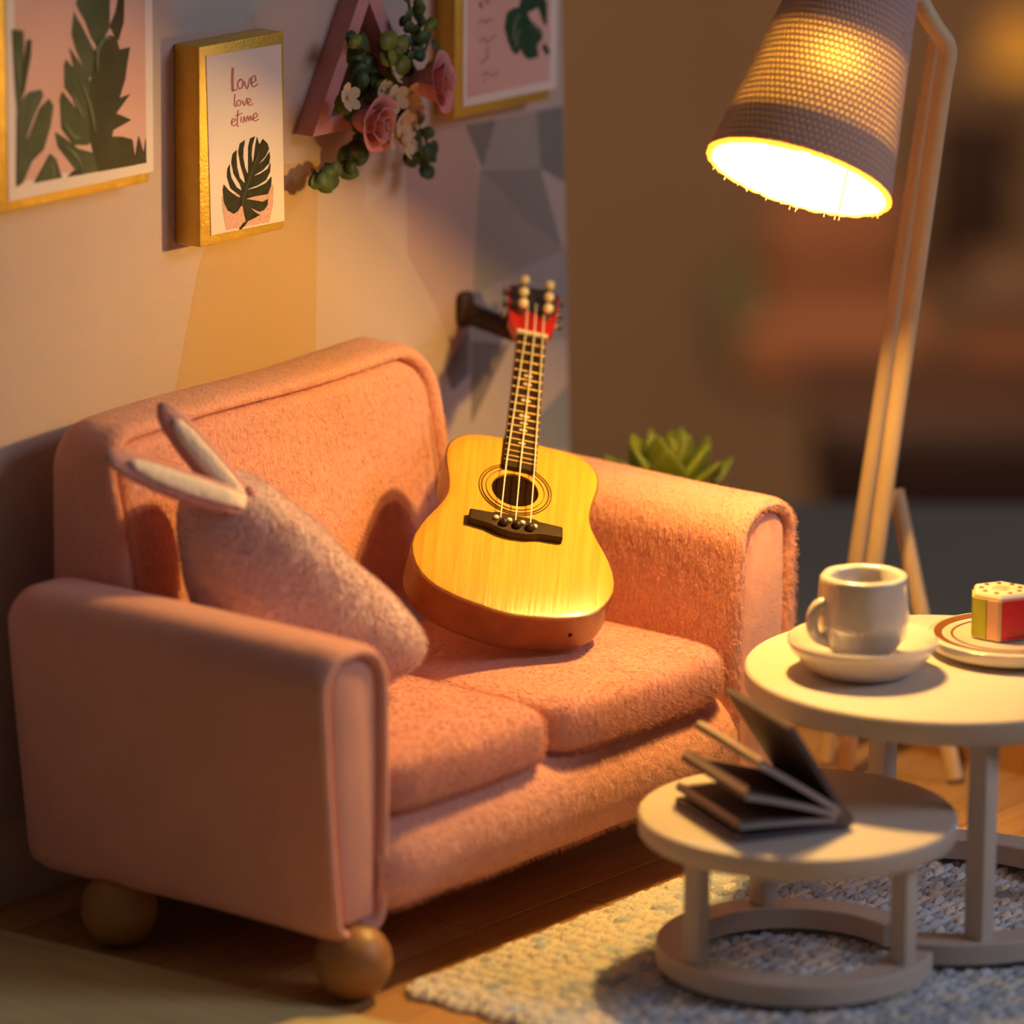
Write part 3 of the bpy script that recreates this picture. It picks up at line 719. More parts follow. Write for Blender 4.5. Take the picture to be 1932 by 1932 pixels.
# right frame
D = 0.06
f3 = frame('framed_picture', 'gold-framed pink print with an emerald leaf at the right end of the wall', 1.441, 1.793, 1.527, 2.10, D, 0.02)
tl = on_y(873.8, 215, -D - 0.002); br = on_y(1050, 175, -D - 0.002)
obj('print_sheet', *box(tl[0], br[0], -D - 0.002, -D + 0.001, 1.552, 2.075, 0.0005, 1), M_PAPER, f3, smooth=False)
a = on_y(881, 198, -D - 0.0024); b = on_y(1037, 165, -D - 0.0024)
obj('printed_field', *box(a[0], b[0], -D - 0.0026, -D - 0.0018, 1.572, 2.05, 0), M_PAPERP, f3, smooth=False)
O3, S3 = (820, 0), 7.43; yb = -D - 0.003
for i, (P, m) in enumerate([([(1240, -120), (1180, 100), (1100, 115), (1010, 180), (978, 380), (1020, 560), (1080, 710), (1150, 775), (1205, 690), (1250, 780), (1320, 835), (1460, 795), (1440, 640), (1515, 530), (1505, 420), (1340, 280), (1305, 180), (1450, 105), (1535, 350), (1575, 340), (1575, 40), (1500, -120)], M_LEAF3), ([(1545, 595), (1625, 740), (1570, 775), (1505, 670)], M_LEAF3)]):
    px_poly(P, yb - 0.0003 * i, 'leaf_print', m, f3, O3, S3)
for P in ([(1100, 560), (1130, 330), (1190, 190)], [(1140, 650), (1170, 470), (1200, 420)], [(1350, 340), (1430, 380), (1490, 470)]):
    obj('leaf_streak', *px_stroke(P, 18, yb - 0.0008, O3, S3), M_LEAFL, f3, smooth=False)
for P, wd in (([(640, 20), (660, 110), (640, 50)], 14), ([(710, -20), (740, 50), (760, -10)], 14), ([(620, 310), (680, 280), (720, 320), (770, 270), (820, 300)], 16), ([(620, 580), (690, 540), (740, 590), (800, 540), (870, 490)], 16), ([(760, 640), (730, 720), (760, 800)], 12), ([(640, 890), (700, 840), (760, 810)], 16), ([(660, 1060), (740, 1020), (800, 1060), (900, 1010)], 16), ([(690, 1170), (720, 1080)], 8)):
    obj('letter_stroke', *px_stroke(P, wd, yb - 0.0004, O3, S3), M_INKF, f3, smooth=False)

# ------------------------------------------------------------------ triangle flower hanging
wy = -0.055
bl_, ap_ = on_y(590, 258, wy), on_y(697, -60, wy)
br_ = (2 * ap_[0] - bl_[0], bl_[1])
tri = thing('flower_hanging', 'pink wooden triangle hung with roses, cream blossoms and green vines', 'wall decoration', (ap_[0], 0, bl_[1]))
def bar(p, q, wd):
    p, q = Vector((p[0], 0, p[1])), Vector((q[0], 0, q[1])); d = (q - p).normalized(); n = Vector((-d.z, 0, d.x)) * wd
    if n.z < 0 and abs(d.z) < 0.3: n = -n
    r = [[p + Vector((0, y, 0)), q + Vector((0, y, 0)), q + n + Vector((0, y, 0)), p + n + Vector((0, y, 0))] for y in (-0.002, wy)]
    return obj('triangle_bar', *loft(r), M_PINKBAR, tri, smooth=False)
def ins(p, c, k): return p
cen = ((bl_[0] + br_[0] + ap_[0]) / 3, (bl_[1] + br_[1] + ap_[1]) / 3)
def barc(p, q, wd):
    p3, q3 = Vector((p[0], 0, p[1])), Vector((q[0], 0, q[1])); c3 = Vector((cen[0], 0, cen[1]))
    d = (q3 - p3).normalized(); n = Vector((-d.z, 0, d.x))
    if n.dot(c3 - p3) < 0: n = -n
    i0 = d * wd * 1.9; i1 = -d * wd * 1.9
    r = [[p3 + Vector((0, y, 0)), q3 + Vector((0, y, 0)), q3 + n * wd + i1 * 0.9 + Vector((0, y, 0)), p3 + n * wd + i0 * 0.9 + Vector((0, y, 0))] for y in (-0.002, wy)]
    return obj('triangle_bar', *loft(r), M_PINKBAR, tri, smooth=False)
barc(bl_, ap_, 0.036); barc(ap_, br_, 0.036); barc(br_, bl_, 0.036)
def at(px, py, y): x, z = on_y(px, py, y); return Vector((x, y, z))
def rose(c, axis, R_):
    u, v, d = basis(axis); c = Vector(c); first = None
    root = obj('rose', *superell(c - d * R_ * 0.45, R_ * 0.62, R_ * 0.62, R_ * 0.5, 1, 1, 16, 10), M_ROSE, tri)
    k = 0
    for ring, (npet, r0, hgt, flare, wdth) in enumerate(((1, 0.12, 0.66, 0.05, 3.0), (2, 0.27, 0.64, 0.10, 1.9), (3, 0.50, 0.56, 0.22, 1.35), (4, 0.80, 0.34, 0.38, 1.05))):
        for j in range(npet):
            th0 = 2 * math.pi * j / npet + ring * 0.7
            ou, inn = [], []
            for s in range(6):
                t = s / 5
                for q in range(9):
                    w_ = (q / 8 - 0.5) * 2
                    th = th0 + w_ * wdth * (0.75 + 0.25 * t)
                    rr = R_ * (r0 * (0.45 + 0.55 * t ** 0.6) + flare * t ** 4 * (1 - 0.3 * w_ * w_) + 0.02 * w_)
                    hh = R_ * (-0.55 + (hgt + 0.55) * t - 0.16 * w_ ** 2 * t - 0.10 * t ** 5 * (1 if ring > 1 else 0))
                    er = (u * math.cos(th) + v * math.sin(th))
                    ou.append(c + er * rr + d * hh); inn.append(c + er * (rr - R_ * 0.035) + d * (hh + R_ * 0.005))
            V = ou + inn; F = []
            n = len(ou)
            for s in range(5):
                for q in range(8):
                    a_ = s * 9 + q; F.append([a_, a_ + 1, a_ + 10, a_ + 9]); F.append([n + a_, n + a_ + 9, n + a_ + 10, n + a_ + 1])
            for q in range(8): a_ = 45 + q; F.append([a_, a_ + 1, n + a_ + 1, n + a_])
            for s in range(5):
                for q in (0, 8): a_ = s * 9 + q; F.append([a_, a_ + 9, n + a_ + 9, n + a_])
            o = obj('petal', V, F, M_ROSE, root, angle=0, base=tri.location)
rose(at(709, 232, -0.115), (0.10, -0.95, -0.08), 0.058)
rose(at(826, 155, -0.145), (0.38, -0.90, 0.12), 0.064)
def leafdisc(c, nrm, r, m, name='leaf', long=1.0, ang=0.0):
    u, v, d = basis(nrm); c = Vector(c); u, v = u * math.cos(ang) + v * math.sin(ang), v * math.cos(ang) - u * math.sin(ang)
    top_, V, F = [], [], []
    n = 12
    for k in range(n):
        a_ = 2 * math.pi * k / n; rr = r * (1 - 0.12 * math.cos(2 * a_)) * (1 + 0.25 * max(0, math.cos(a_)) ** 8)
        V.append(c + u * math.cos(a_) * rr * long + v * math.sin(a_) * rr + d * (0.25 * r * math.cos(a_) ** 2))
    V.append(c - d * 0.12 * r)
    V2 = [p - d * 0.002 for p in V]
    for k in range(n): F.append([k, (k + 1) % n, n]); F.append([n + 1 + (k + 1) % n, n + 1 + k, 2 * n + 1]); F.append([k, n + 1 + k, n + 1 + (k + 1) % n, (k + 1) % n])
    return obj(name, V + V2, F, m, tri, angle=0)
def blossom(c, nrm, r):
    u, v, d = basis(nrm); c = Vector(c); V, F = [], []
    for k in range(5):
        t = 2 * math.pi * k / 5 + c.x * 40; e = u * math.cos(t) + v * math.sin(t); s = d.cross(e)
        b0_ = len(V)
        for q, (l, wv, h) in enumerate(((0.1, 0.15, 0), (0.5, 0.42, 0.15), (0.85, 0.40, 0.3), (1.05, 0.12, 0.42))):
            V += [c + e * r * l - s * r * wv + d * r * h, c + e * r * l + s * r * wv + d * r * h]
        for q in range(3): a_ = b0_ + 2 * q; F.append([a_, a_ + 1, a_ + 3, a_ + 2])
    n = len(V); s_ = superell(c + d * r * 0.12, r * 0.22, r * 0.22, r * 0.2, 1, 1, 8, 6)
    V2, F2 = join([(V, F), s_]); obj('blossom', V2, F2, M_CREAM, tri, angle=30)
VINES = [
    ([(672, 215), (690, 262), (665, 300), (620, 325), (598, 340)], -0.05, 15, 0.026),
    ([(770, 215), (790, 240), (805, 270), (790, 295), (800, 315)], -0.06, 9, 0.024),
    ([(768, -20), (772, 10), (775, 45), (780, 80), (778, 112)], -0.07, 10, 0.021),
    ([(800, 40), (812, 60), (800, 100)], -0.08, 4, 0.018),
    ([(672, 75), (680, 110), (690, 150), (700, 185)], -0.06, 9, 0.026),
    ([(740, 75), (755, 120), (745, 170)], -0.07, 8, 0.027)]
for P, y, nl, r in VINES:
    sp = smooth_line(P, 6); obj('vine', *tube([at(p[0], p[1], y) for p in sp], 0.0035, 6), M_VINE, tri)
    nl = int(nl * 1.5)
    for k in range(nl):
        p = sp[int((k + 0.5) / nl * (len(sp) - 1))]; sgn = -1 if k % 2 else 1
        c = at(p[0] + sgn * random.uniform(3, 19), p[1] + random.uniform(-12, 12), y - random.uniform(0.0, 0.03))
        leafdisc(c, (random.uniform(-0.9, 0.5), -1, random.uniform(-0.5, 0.9)), r * random.uniform(0.5, 0.8), M_VLEAF, 'leaf', 1.35, random.uniform(0, 3))
for px, py, r, lo in ((733, 76, 0.019, 1.5), (755, 84, 0.018, 1.4), (812, 48, 0.010, 2.6), (670, 78, 0.012, 1.8), (732, 108, 0.020, 1.2), (758, 122, 0.021, 1.2), (742, 140, 0.018, 1.3), (650, 196, 0.022, 1.4), (722, 165, 0.016, 1.4)):
    leafdisc(at(px, py, -0.10), (-0.3, -1, 0.4), r, M_LLEAF, 'leaf', lo, 0.6)
for i, (px, py) in enumerate([(765, 160), (785, 150), (775, 178), (755, 195), (770, 210), (745, 185), (735, 120), (742, 140), (758, 230), (768, 248), (750, 262), (762, 275), (790, 205), (802, 130), (735, 255), (780, 232), (720, 168), (655, 185)]):
    blossom(at(px, py, -0.095 - 0.01 * (i % 3)), (random.uniform(-0.2, 0.6), -1, random.uniform(-0.3, 0.6)), 0.020 + 0.006 * (i % 3))

# ------------------------------------------------------------------ floor lamp
foot_a, foot_b, foot_c = Vector((1.925, -0.846, 0.0)), Vector((1.985, -0.750, 0.0)), Vector((2.066, -1.061, 0.0))
bend = scr(1788, 92, 12.35); shade_top = RIM_C + SH_UP * 0.50
lamp = thing('floor_lamp', 'wooden tripod floor lamp with a lit tilted pinkish woven shade', 'lamp', (1.97, -0.88, 0))
mid1 = scr(1722, -18, 12.30)
pth = [foot_a + Vector((0, 0, 0.014)), foot_a.lerp(bend, 0.5), foot_a.lerp(bend, 0.9), foot_a.lerp(bend, 0.96), bend + Vector((0.0, 0.0, 0.0)), bend.lerp(mid1, 0.30) + (bend - mid1) * -0.05, bend.lerp(mid1, 0.6), mid1, mid1.lerp(shade_top + SH_UP * 0.03, 0.6), shade_top + SH_UP * 0.03]
pth = smooth_line(pth, 4)
obj('pole', *tube(pth, 0.0215, 16), M_LAMPW, lamp, angle=0)
obj('rod', *tube([foot_b + Vector((0, 0, 0.014)), scr(1766, 75, 12.42)], 0.0185, 14), M_LAMPW, lamp, angle=50)
obj('prop_leg', *tube([foot_c + Vector((0, 0, 0.012)), scr(1690, 925, 12.85)], 0.020, 14), M_LAMPW, lamp, angle=50)
# shade: woven cloth cone, real weave relief plus light coming through the openings
M_SHADE = bpy.data.materials.new('woven_shade_cloth'); M_SHADE.use_nodes = True
nt = M_SHADE.node_tree; N = nt.nodes; Lk = nt.links; N.clear()
o_ = N.new('ShaderNodeOutputMaterial'); df = N.new('ShaderNodeBsdfDiffuse'); tr = N.new('ShaderNodeBsdfTranslucent'); mx = N.new('ShaderNodeMixShader')
uv = N.new('ShaderNodeUVMap'); sp = N.new('ShaderNodeSeparateXYZ'); Lk.new(uv.outputs[0], sp.inputs[0])
def mth(op, a, b=None):
    n = N.new('ShaderNodeMath'); n.operation = op
    for i, s in enumerate((a, b)):
        if s is None: continue
        if isinstance(s, (int, float)): n.inputs[i].default_value = s
        else: Lk.new(s, n.inputs[i])
    return n.outputs[0]
NW, NHh = 88, 34
rowi = mth('FLOOR', mth('MULTIPLY', sp.outputs[1], NHh))
uu = mth('ADD', mth('MULTIPLY', sp.outputs[0], NW), mth('MULTIPLY', mth('MODULO', rowi, 2.0), 0.5))
su = mth('ABSOLUTE', mth('SINE', mth('MULTIPLY', uu, math.pi))); sv = mth('ABSOLUTE', mth('SINE', mth('MULTIPLY', sp.outputs[1], NHh * math.pi)))
cell = mth('MULTIPLY', su, sv)
gap = mth('POWER', cell, 3.0)
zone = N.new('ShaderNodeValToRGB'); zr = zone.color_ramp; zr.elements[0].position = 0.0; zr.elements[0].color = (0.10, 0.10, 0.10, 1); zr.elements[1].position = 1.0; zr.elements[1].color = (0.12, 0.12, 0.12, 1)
for p_, c_ in ((0.17, 0.10), (0.22, 0.8), (0.585, 0.9), (0.65, 0.12)):  # low values: double cloth at hem; near the top, the glow's fade painted in
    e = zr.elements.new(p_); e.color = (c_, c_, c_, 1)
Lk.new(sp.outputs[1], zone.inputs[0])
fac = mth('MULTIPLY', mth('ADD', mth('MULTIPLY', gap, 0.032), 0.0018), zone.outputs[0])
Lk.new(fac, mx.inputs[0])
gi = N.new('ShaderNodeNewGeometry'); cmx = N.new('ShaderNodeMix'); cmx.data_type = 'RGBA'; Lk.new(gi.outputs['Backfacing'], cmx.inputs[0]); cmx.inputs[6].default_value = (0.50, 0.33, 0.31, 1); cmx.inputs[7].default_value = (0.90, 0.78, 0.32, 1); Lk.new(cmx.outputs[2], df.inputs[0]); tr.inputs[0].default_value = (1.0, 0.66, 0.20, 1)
bpn = N.new('ShaderNodeBump'); bpn.inputs['Strength'].default_value = 0.9; bpn.inputs['Distance'].default_value = 0.006; Lk.new(cell, bpn.inputs['Height']); 
Lk.new(df.outputs[0], mx.inputs[1]); Lk.new(tr.outputs[0], mx.inputs[2]); Lk.new(mx.outputs[0], o_.inputs[0])
u_, v_, d_ = basis(SH_UP); SEG, NH = 528, 170; r0_, r1_, SL = 0.199, 0.122, 0.49
V, F, UVs = [], [], []
for j in range(NH + 1):
    t = j / NH; r = r0_ + (r1_ - r0_) * t
    for k in range(SEG):
        a_ = 2 * math.pi * k / SEG
        bumpr = 0.0034 * (1 - abs(math.sin(a_ * NW / 2 + (math.pi / 2 if int(t * NHh) % 2 else 0))) * abs(math.sin(t * NHh * math.pi)))
        V.append(RIM_C + d_ * (SL * t) + (u_ * math.cos(a_) + v_ * math.sin(a_)) * (r + bumpr))
for j in range(NH):
    for k in range(SEG):
        l = (k + 1) % SEG; F.append([j * SEG + k, j * SEG + l, (j + 1) * SEG + l, (j + 1) * SEG + k])
        UVs += [(k / SEG, j / NH), ((k + 1) / SEG, j / NH), ((k + 1) / SEG, (j + 1) / NH), (k / SEG, (j + 1) / NH)]
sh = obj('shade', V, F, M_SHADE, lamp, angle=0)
uvl = sh.data.uv_layers.new(name='UVMap'); uvl.data.foreach_set('uv', np.array(UVs, np.float32).ravel())
M_HEM = mat('frayed_hem', (0.72, 0.48, 0.34), 0.9, trans=((1.0, 0.7, 0.35), 0.5), bump=((160, 160, 160), 0.8, 0.01))
V, F = [], []
for k in range(160):
    a_ = 2 * math.pi * k / 160; e = u_ * math.cos(a_) + v_ * math.sin(a_)
    for q in range(8):
        b_ = 2 * math.pi * q / 8; rr = 0.0062 * random.uniform(0.8, 1.5)
        V.append(RIM_C + e * (r0_ - 0.003 + math.cos(b_) * rr) + d_ * (math.sin(b_) * rr - 0.001))
for k in range(160):
    for q in range(8):
        l = (k + 1) % 160; m_ = (q + 1) % 8; F.append([k * 8 + q, l * 8 + q, l * 8 + m_, k * 8 + m_])
hem = obj('hem', V, F, M_HEM, sh, angle=0, base=lamp.location)
# seam flap inside the mouth, torn threads
fa_ = None
for k in range(70):
    a_ = random.uniform(0, 2 * math.pi); e = u_ * math.cos(a_) + v_ * math.sin(a_)
    if k < 46: p = RIM_C + e * (r0_ - random.uniform(0, 0.006)) ; q = p + e * random.uniform(-0.006, 0.006) - d_ * random.uniform(0.006, 0.018)
    else:
        t = random.uniform(0.05, 0.8); p = RIM_C + d_ * (SL * t) + e * (r0_ + (r1_ - r0_) * t); q = p + e * random.uniform(0.008, 0.02) + d_ * random.uniform(-0.015, 0.015)
    if fa_ is None: fa_ = []
    fa_.append(tube([p, q], 0.0007, 4))
tf = obj('loose_thread', *join(fa_), M_HEM, sh, base=lamp.location); tf['kind'] = 'stuff'
ang0 = 0.0
best = None
for k in range(720):
    a_ = 2 * math.pi * k / 720; p = RIM_C + (u_ * math.cos(a_) + v_ * math.sin(a_)) * r0_ - CAM
    sx, sy = 966 + FPX * p.dot(RT) / p.dot(FW), 966 - FPX * p.dot(UP) / p.dot(FW)
    dd = math.hypot(sx - 1583, sy - 405)
    if best is None or dd < best[0]: best = (dd, a_)
ang0 = best[1] + math.pi * 0
M_LIN = mat('shade_lining', (0.85, 0.78, 0.62), 0.8, trans=((1, 0.85, 0.6), 0.35))
V, F = [], []
for j in range(9):
    t = j / 8 * 0.45
    for k in range(13):
        a_ = ang0 + (k / 12) * 0.55; r = r0_ + (r1_ - r0_) * t - 0.010
        V.append(RIM_C + d_ * (SL * t - 0.002) + (u_ * math.cos(a_) + v_ * math.sin(a_)) * r)
for j in range(8):
    for k in range(12): a_ = j * 13 + k; F.append([a_, a_ + 1, a_ + 14, a_ + 13])
obj('lining_flap', V, F, M_LIN, sh, angle=0, base=lamp.location)
obj('shade_cap', *lathe([(r1_ + 0.004, SL - 0.006), (r1_ + 0.004, SL + 0.006), (0.03, SL + 0.012), (0.0, SL + 0.012)], RIM_C, SH_UP, 48), M_STEEL, sh, base=lamp.location)
obj('socket', *lathe([(0.0, SL), (0.030, SL), (0.034, 0.34), (0.115, 0.318), (0.115, 0.312), (0.03, 0.305), (0.022, 0.27), (0.0, 0.268)], RIM_C, SH_UP, 32), M_WHITE, lamp, base=lamp.location)  # its wide disc is added to block the light going upward
M_BULB = mat('bulb_glow', (1, 0.8, 0.5), 0.4, emit=((1.0, 0.62, 0.20), 60))
obj('bulb', *tube([BULB - SH_UP * 0.008, BULB, BULB + SH_UP * 0.08, RIM_C + SH_UP * 0.245 - FW * 0.104, RIM_C + SH_UP * 0.272], [0.004, 0.012, 0.011, 0.010, 0.012], 14), M_BULB, lamp, base=lamp.location)
pl = bpy.data.lights.new('lamp_bulb_light', 'POINT'); pl.energy = 84; pl.color = (1.0, 0.615, 0.16); pl.shadow_soft_size = 0.03
plo = bpy.data.objects.new('lamp_bulb_light', pl); COL.objects.link(plo); plo.location = BULB
pl2 = bpy.data.lights.new('lamp_hot_spot_light', 'POINT'); pl2.energy = 55; pl2.color = (1.0, 0.57, 0.16); pl2.shadow_soft_size = 0.024  # second light, added close to the cloth to make the shade's bright spot
plo2 = bpy.data.objects.new('lamp_hot_spot_light', pl2); COL.objects.link(plo2); plo2.location = RIM_C + SH_UP * 0.245 - FW * 0.108

# ------------------------------------------------------------------ white nesting tables
def cring(c, r_in, r_out, z0, z1, a0, a1, n=64):
    V, F = [], []
    rows = []
    for k in range(n + 1):
        a_ = rad(a0 + (a1 - a0) * k / n)
        e = Vector((math.cos(a_), math.sin(a_), 0)); c_ = Vector((c[0], c[1], 0))
        rows.append([c_ + e * r + Vector((0, 0, z)) for r, z in ((r_in + 0.003, z0), (r_out - 0.003, z0), (r_out, z0 + 0.003), (r_out, z1 - 0.003), (r_out - 0.003, z1), (r_in + 0.003, z1), (r_in, z1 - 0.003), (r_in, z0 + 0.003))])
    return loft(rows)
def table(name, label, c, R_, ztop, th, legs, lr, ring, gap0, gap1, lw):
    t = thing(name, label, 'table', (c[0], c[1], 0.0335), 'white nesting tables')
    obj('tabletop', *lathe([(0, ztop - th), (R_ - 0.004, ztop - th), (R_, ztop - th + 0.005), (R_ + 0.001, ztop - 0.006), (R_ - 0.003, ztop - 0.001), (R_ - 0.008, ztop), (0, ztop)], (c[0], c[1], 0), (0, 0, 1), 96), M_WHITE, t, angle=40)
    zr0, zr1 = 0.0335, 0.080
    obj('base_ring', *cring(c, ring[0], ring[1], zr0, zr1, gap1, gap0 + 360), M_WHITE, t, angle=40)
    for a_ in legs:
        x, y = c[0] + lr * math.cos(rad(a_)), c[1] + lr * math.sin(rad(a_))
        obj('leg', *box(x - lw, x + lw, y - lw, y + lw, zr1 - 0.002, ztop - th + 0.001, 0.006), M_WHITE, t, angle=40)
    return t
LT, ST = (1.21, -1.60), (0.705, -1.587)
table('coffee_table', 'taller round white table carrying the teacup and the plate', LT, 0.423, 0.565, 0.052, (228, 55, 318), 0.36, (0.325, 0.405), 62, 207, 0.024)
table('coffee_table', 'lower round white table in front, carrying the open book', ST, 0.329, 0.36, 0.046, (162, 277, 52), 0.252, (0.215, 0.289), 296, 336, 0.021)

# ------------------------------------------------------------------ cup, saucer, plate, candy, book
cz = 0.565; cc_ = (1.06, -1.492)
sc_ = obj('saucer', *lathe([(0, cz + 0.001), (0.094, cz + 0.001), (0.104, cz + 0.006), (0.130, cz + 0.026), (0.152, cz + 0.052), (0.159, cz + 0.066), (0.159, cz + 0.074), (0.154, cz + 0.079), (0.147, cz + 0.077), (0.128, cz + 0.055), (0.100, cz + 0.035), (0.07, cz + 0.029), (0, cz + 0.027)], (cc_[0], cc_[1], 0), (0, 0, 1), 64), M_PORC, None, base=(cc_[0], cc_[1], cz))
tag(sc_, 'plain white saucer beneath the teacup', 'saucer')
b_ = cz + 0.0300
cup = thing('teacup', 'white porcelain teacup with side handle standing on its saucer', 'cup', (cc_[0], cc_[1], b_))
cprof = [(0, 0), (0.044, 0.0), (0.050, 0.006), (0.072, 0.024), (0.090, 0.050), (0.0965, 0.088), (0.096, 0.135), (0.093, 0.170), (0.092, 0.180), (0.088, 0.185), (0.074, 0.185), (0.069, 0.178), (0.067, 0.10), (0.055, 0.05), (0, 0.04)]
def octa(v):
    e = Vector((v.x - cc_[0], v.y - cc_[1], 0)); a_ = math.atan2(e.y, e.x); k = 1 + 0.012 * math.cos(8 * a_) * max(0, min(1, (v.z - b_) / 0.1))
    return Vector((cc_[0] + e.x * k, cc_[1] + e.y * k, v.z))
V, F = lathe([(r, b_ + h) for r, h in cprof], (cc_[0], cc_[1], 0), (0, 0, 1), 64)
obj('cup_body', [octa(v) for v in V], F, M_PORC, cup, angle=60)
obj('tea', *lathe([(0, b_ + 0.135), (0.0655, b_ + 0.135)], (cc_[0], cc_[1], 0), (0, 0, 1), 40), M_TEA, cup)
hd_ = -RT * 0.92 - FW * 0.38; hd_.z = 0; hd_.normalize()
cen_ = Vector((cc_[0], cc_[1], b_))
obj('handle', *tube(smooth_line([tuple(cen_ + hd_ * r + Vector((0, 0, h))) for r, h in ((0.082, 0.130), (0.106, 0.124), (0.119, 0.096), (0.110, 0.060), (0.072, 0.042))], 6), 0.0135, 12), M_PORC, cup, angle=0)

pc_ = (1.393, -1.648); plate = thing('plate', 'white plate with two brown rings at the right edge of the table', 'plate', (pc_[0], pc_[1], cz))
obj('plate_body', *lathe([(0, cz + 0.001), (0.115, cz + 0.001), (0.120, cz + 0.010), (0.172, cz + 0.014), (0.180, cz + 0.024), (0.180, cz + 0.041), (0.174, cz + 0.045), (0.145, cz + 0.040), (0, cz + 0.038)], (pc_[0], pc_[1], 0), (0, 0, 1), 72), M_PORC, plate, angle=50)
obj('painted_band', *lathe([(0.150, cz + 0.0400), (0.150, cz + 0.0424), (0.167, cz + 0.0456), (0.167, cz + 0.0430)], (pc_[0], pc_[1], 0), (0, 0, 1), 72, True), M_BROWN, plate)
obj('painted_line', *lathe([(0.126, cz + 0.0388), (0.126, cz + 0.0408), (0.131, cz + 0.0410), (0.131, cz + 0.0388)], (pc_[0], pc_[1], 0), (0, 0, 1), 72, True), M_BROWN, plate)
kz = cz + 0.0410; kc = Vector((1.376, -1.628, 0))
cake = thing('hexagonal_cake', 'six-sided fruit sweet with red and lime sides on the plate', 'cake', (kc.x, kc.y, kz))
kh, kr = 0.101, 0.066; az0 = math.atan2(-R0.y, -R0.x)
az0 = math.atan2(-hd.y, -hd.x)
def hexp(r, k, z): a_ = az0 + rad(60 * k - 5); return Vector((kc.x + r * math.cos(a_), kc.y + r * math.sin(a_), z))
obj('cake_core', *loft([[hexp(kr, k, kz) for k in range(6)], [hexp(kr, k, kz + kh - 0.006) for k in range(6)], [hexp(kr * 0.93, k, kz + kh) for k in range(6)]]), M_CLIN, cake, smooth=False)
for k, fs in enumerate((((0.06, 0.95, M_CR),), ((0.08, 0.95, M_CP),), ((0.05, 0.95, M_CR),), ((0.05, 0.95, M_CP),), ((0.05, 0.95, M_CY),), ((0.04, 0.50, M_CY), (0.54, 0.94, M_CP)))):
    p, q = hexp(kr + 0.0008, k, 0), hexp(kr + 0.0008, k + 1, 0); n = ((p + q) / 2 - kc).normalized()
    for f0, f1, m in fs:
        a0_, a1_ = p.lerp(q, f0), p.lerp(q, f1)
        r = [[v + n * o2 + Vector((0, 0, z)) for v, z in ((a0_, kz + 0.003), (a1_, kz + 0.003), (a1_, kz + kh - 0.012), (a0_, kz + kh - 0.012))] for o2 in (-0.002, 0.003)]
        obj('fruit_side', *loft(r), m, cake, smooth=False)
for k in range(9):
    a_ = k * 0.7; obj('seed', *sphere((kc.x + 0.042 * math.cos(a_), kc.y + 0.042 * math.sin(a_), kz + kh), 0.006, 8, 6, (1, 1, 0.5)), M_CB, cake)
obj('seed_heart', *sphere((kc.x, kc.y, kz + kh), 0.02, 12, 6, (1, 1, 0.2)), M_CP, cake)

bz = 0.3605; sp_n = Vector((0.66, -1.735, bz)); sdir = Vector((math.cos(rad(62)), math.sin(rad(62)), 0)); wdir = Vector((-sdir.y, sdir.x, 0))
book = thing('open_book', 'small dark book standing fanned open on the lower white table', 'book', sp_n)
BH, BW = 0.30, 0.235
def leaf_sheet(ang, w0, w1, th, z0, m, name, curl=0.0):
    rows = []
    for k in range(7):
        t = k / 6; a_ = rad(ang + curl * t)
        c = sp_n + Vector((0, 0, z0)) + wdir * (w0 + (w1 - w0) * t) * math.cos(a_) + Vector((0, 0, 1)) * (w0 + (w1 - w0) * t) * math.sin(a_)
        n = -wdir * math.sin(a_) + Vector((0, 0, 1)) * math.cos(a_)
        rows.append([c, c + sdir * BH, c + sdir * BH + n * th, c + n * th])
    V, F = loft(rows); fm = []
    for f in F:
        fm.append(0 if len(f) == 4 and sorted(set(i % 4 for i in f)) in ([0, 1], [2, 3]) else 1)
    return obj(name, V, F, None, book, smooth=False, mats=[m, M_BOARD if m is M_PAGE else M_COVER], fmat=fm)
for ang, th, z0, m, nm, cu in ((0, 0.012, 0.0, M_COVER, 'cover', 0), (5, 0.010, 0.016, M_PAGE, 'page_board', -2), (21, 0.011, 0.022, M_PAGE, 'page_board', -4), (35, 0.012, 0.028, M_PAGE, 'page_board', -2), (57, 0.012, 0.030, M_COVER, 'cover', 0)):
    o = leaf_sheet(ang, 0.004, BW, th, z0, m, nm, cu)
    a_ = rad(ang + cu)
    e = leaf_sheet(ang, BW, BW + 0.004, th, z0, M_EDGE, 'page_edge_strip', cu)
    e2 = None
obj('spine', *tube([sp_n + Vector((0, 0, 0.021)) - wdir * 0.002, sp_n + sdir * BH + Vector((0, 0, 0.021)) - wdir * 0.002], 0.0205, 16), M_COVER, book)

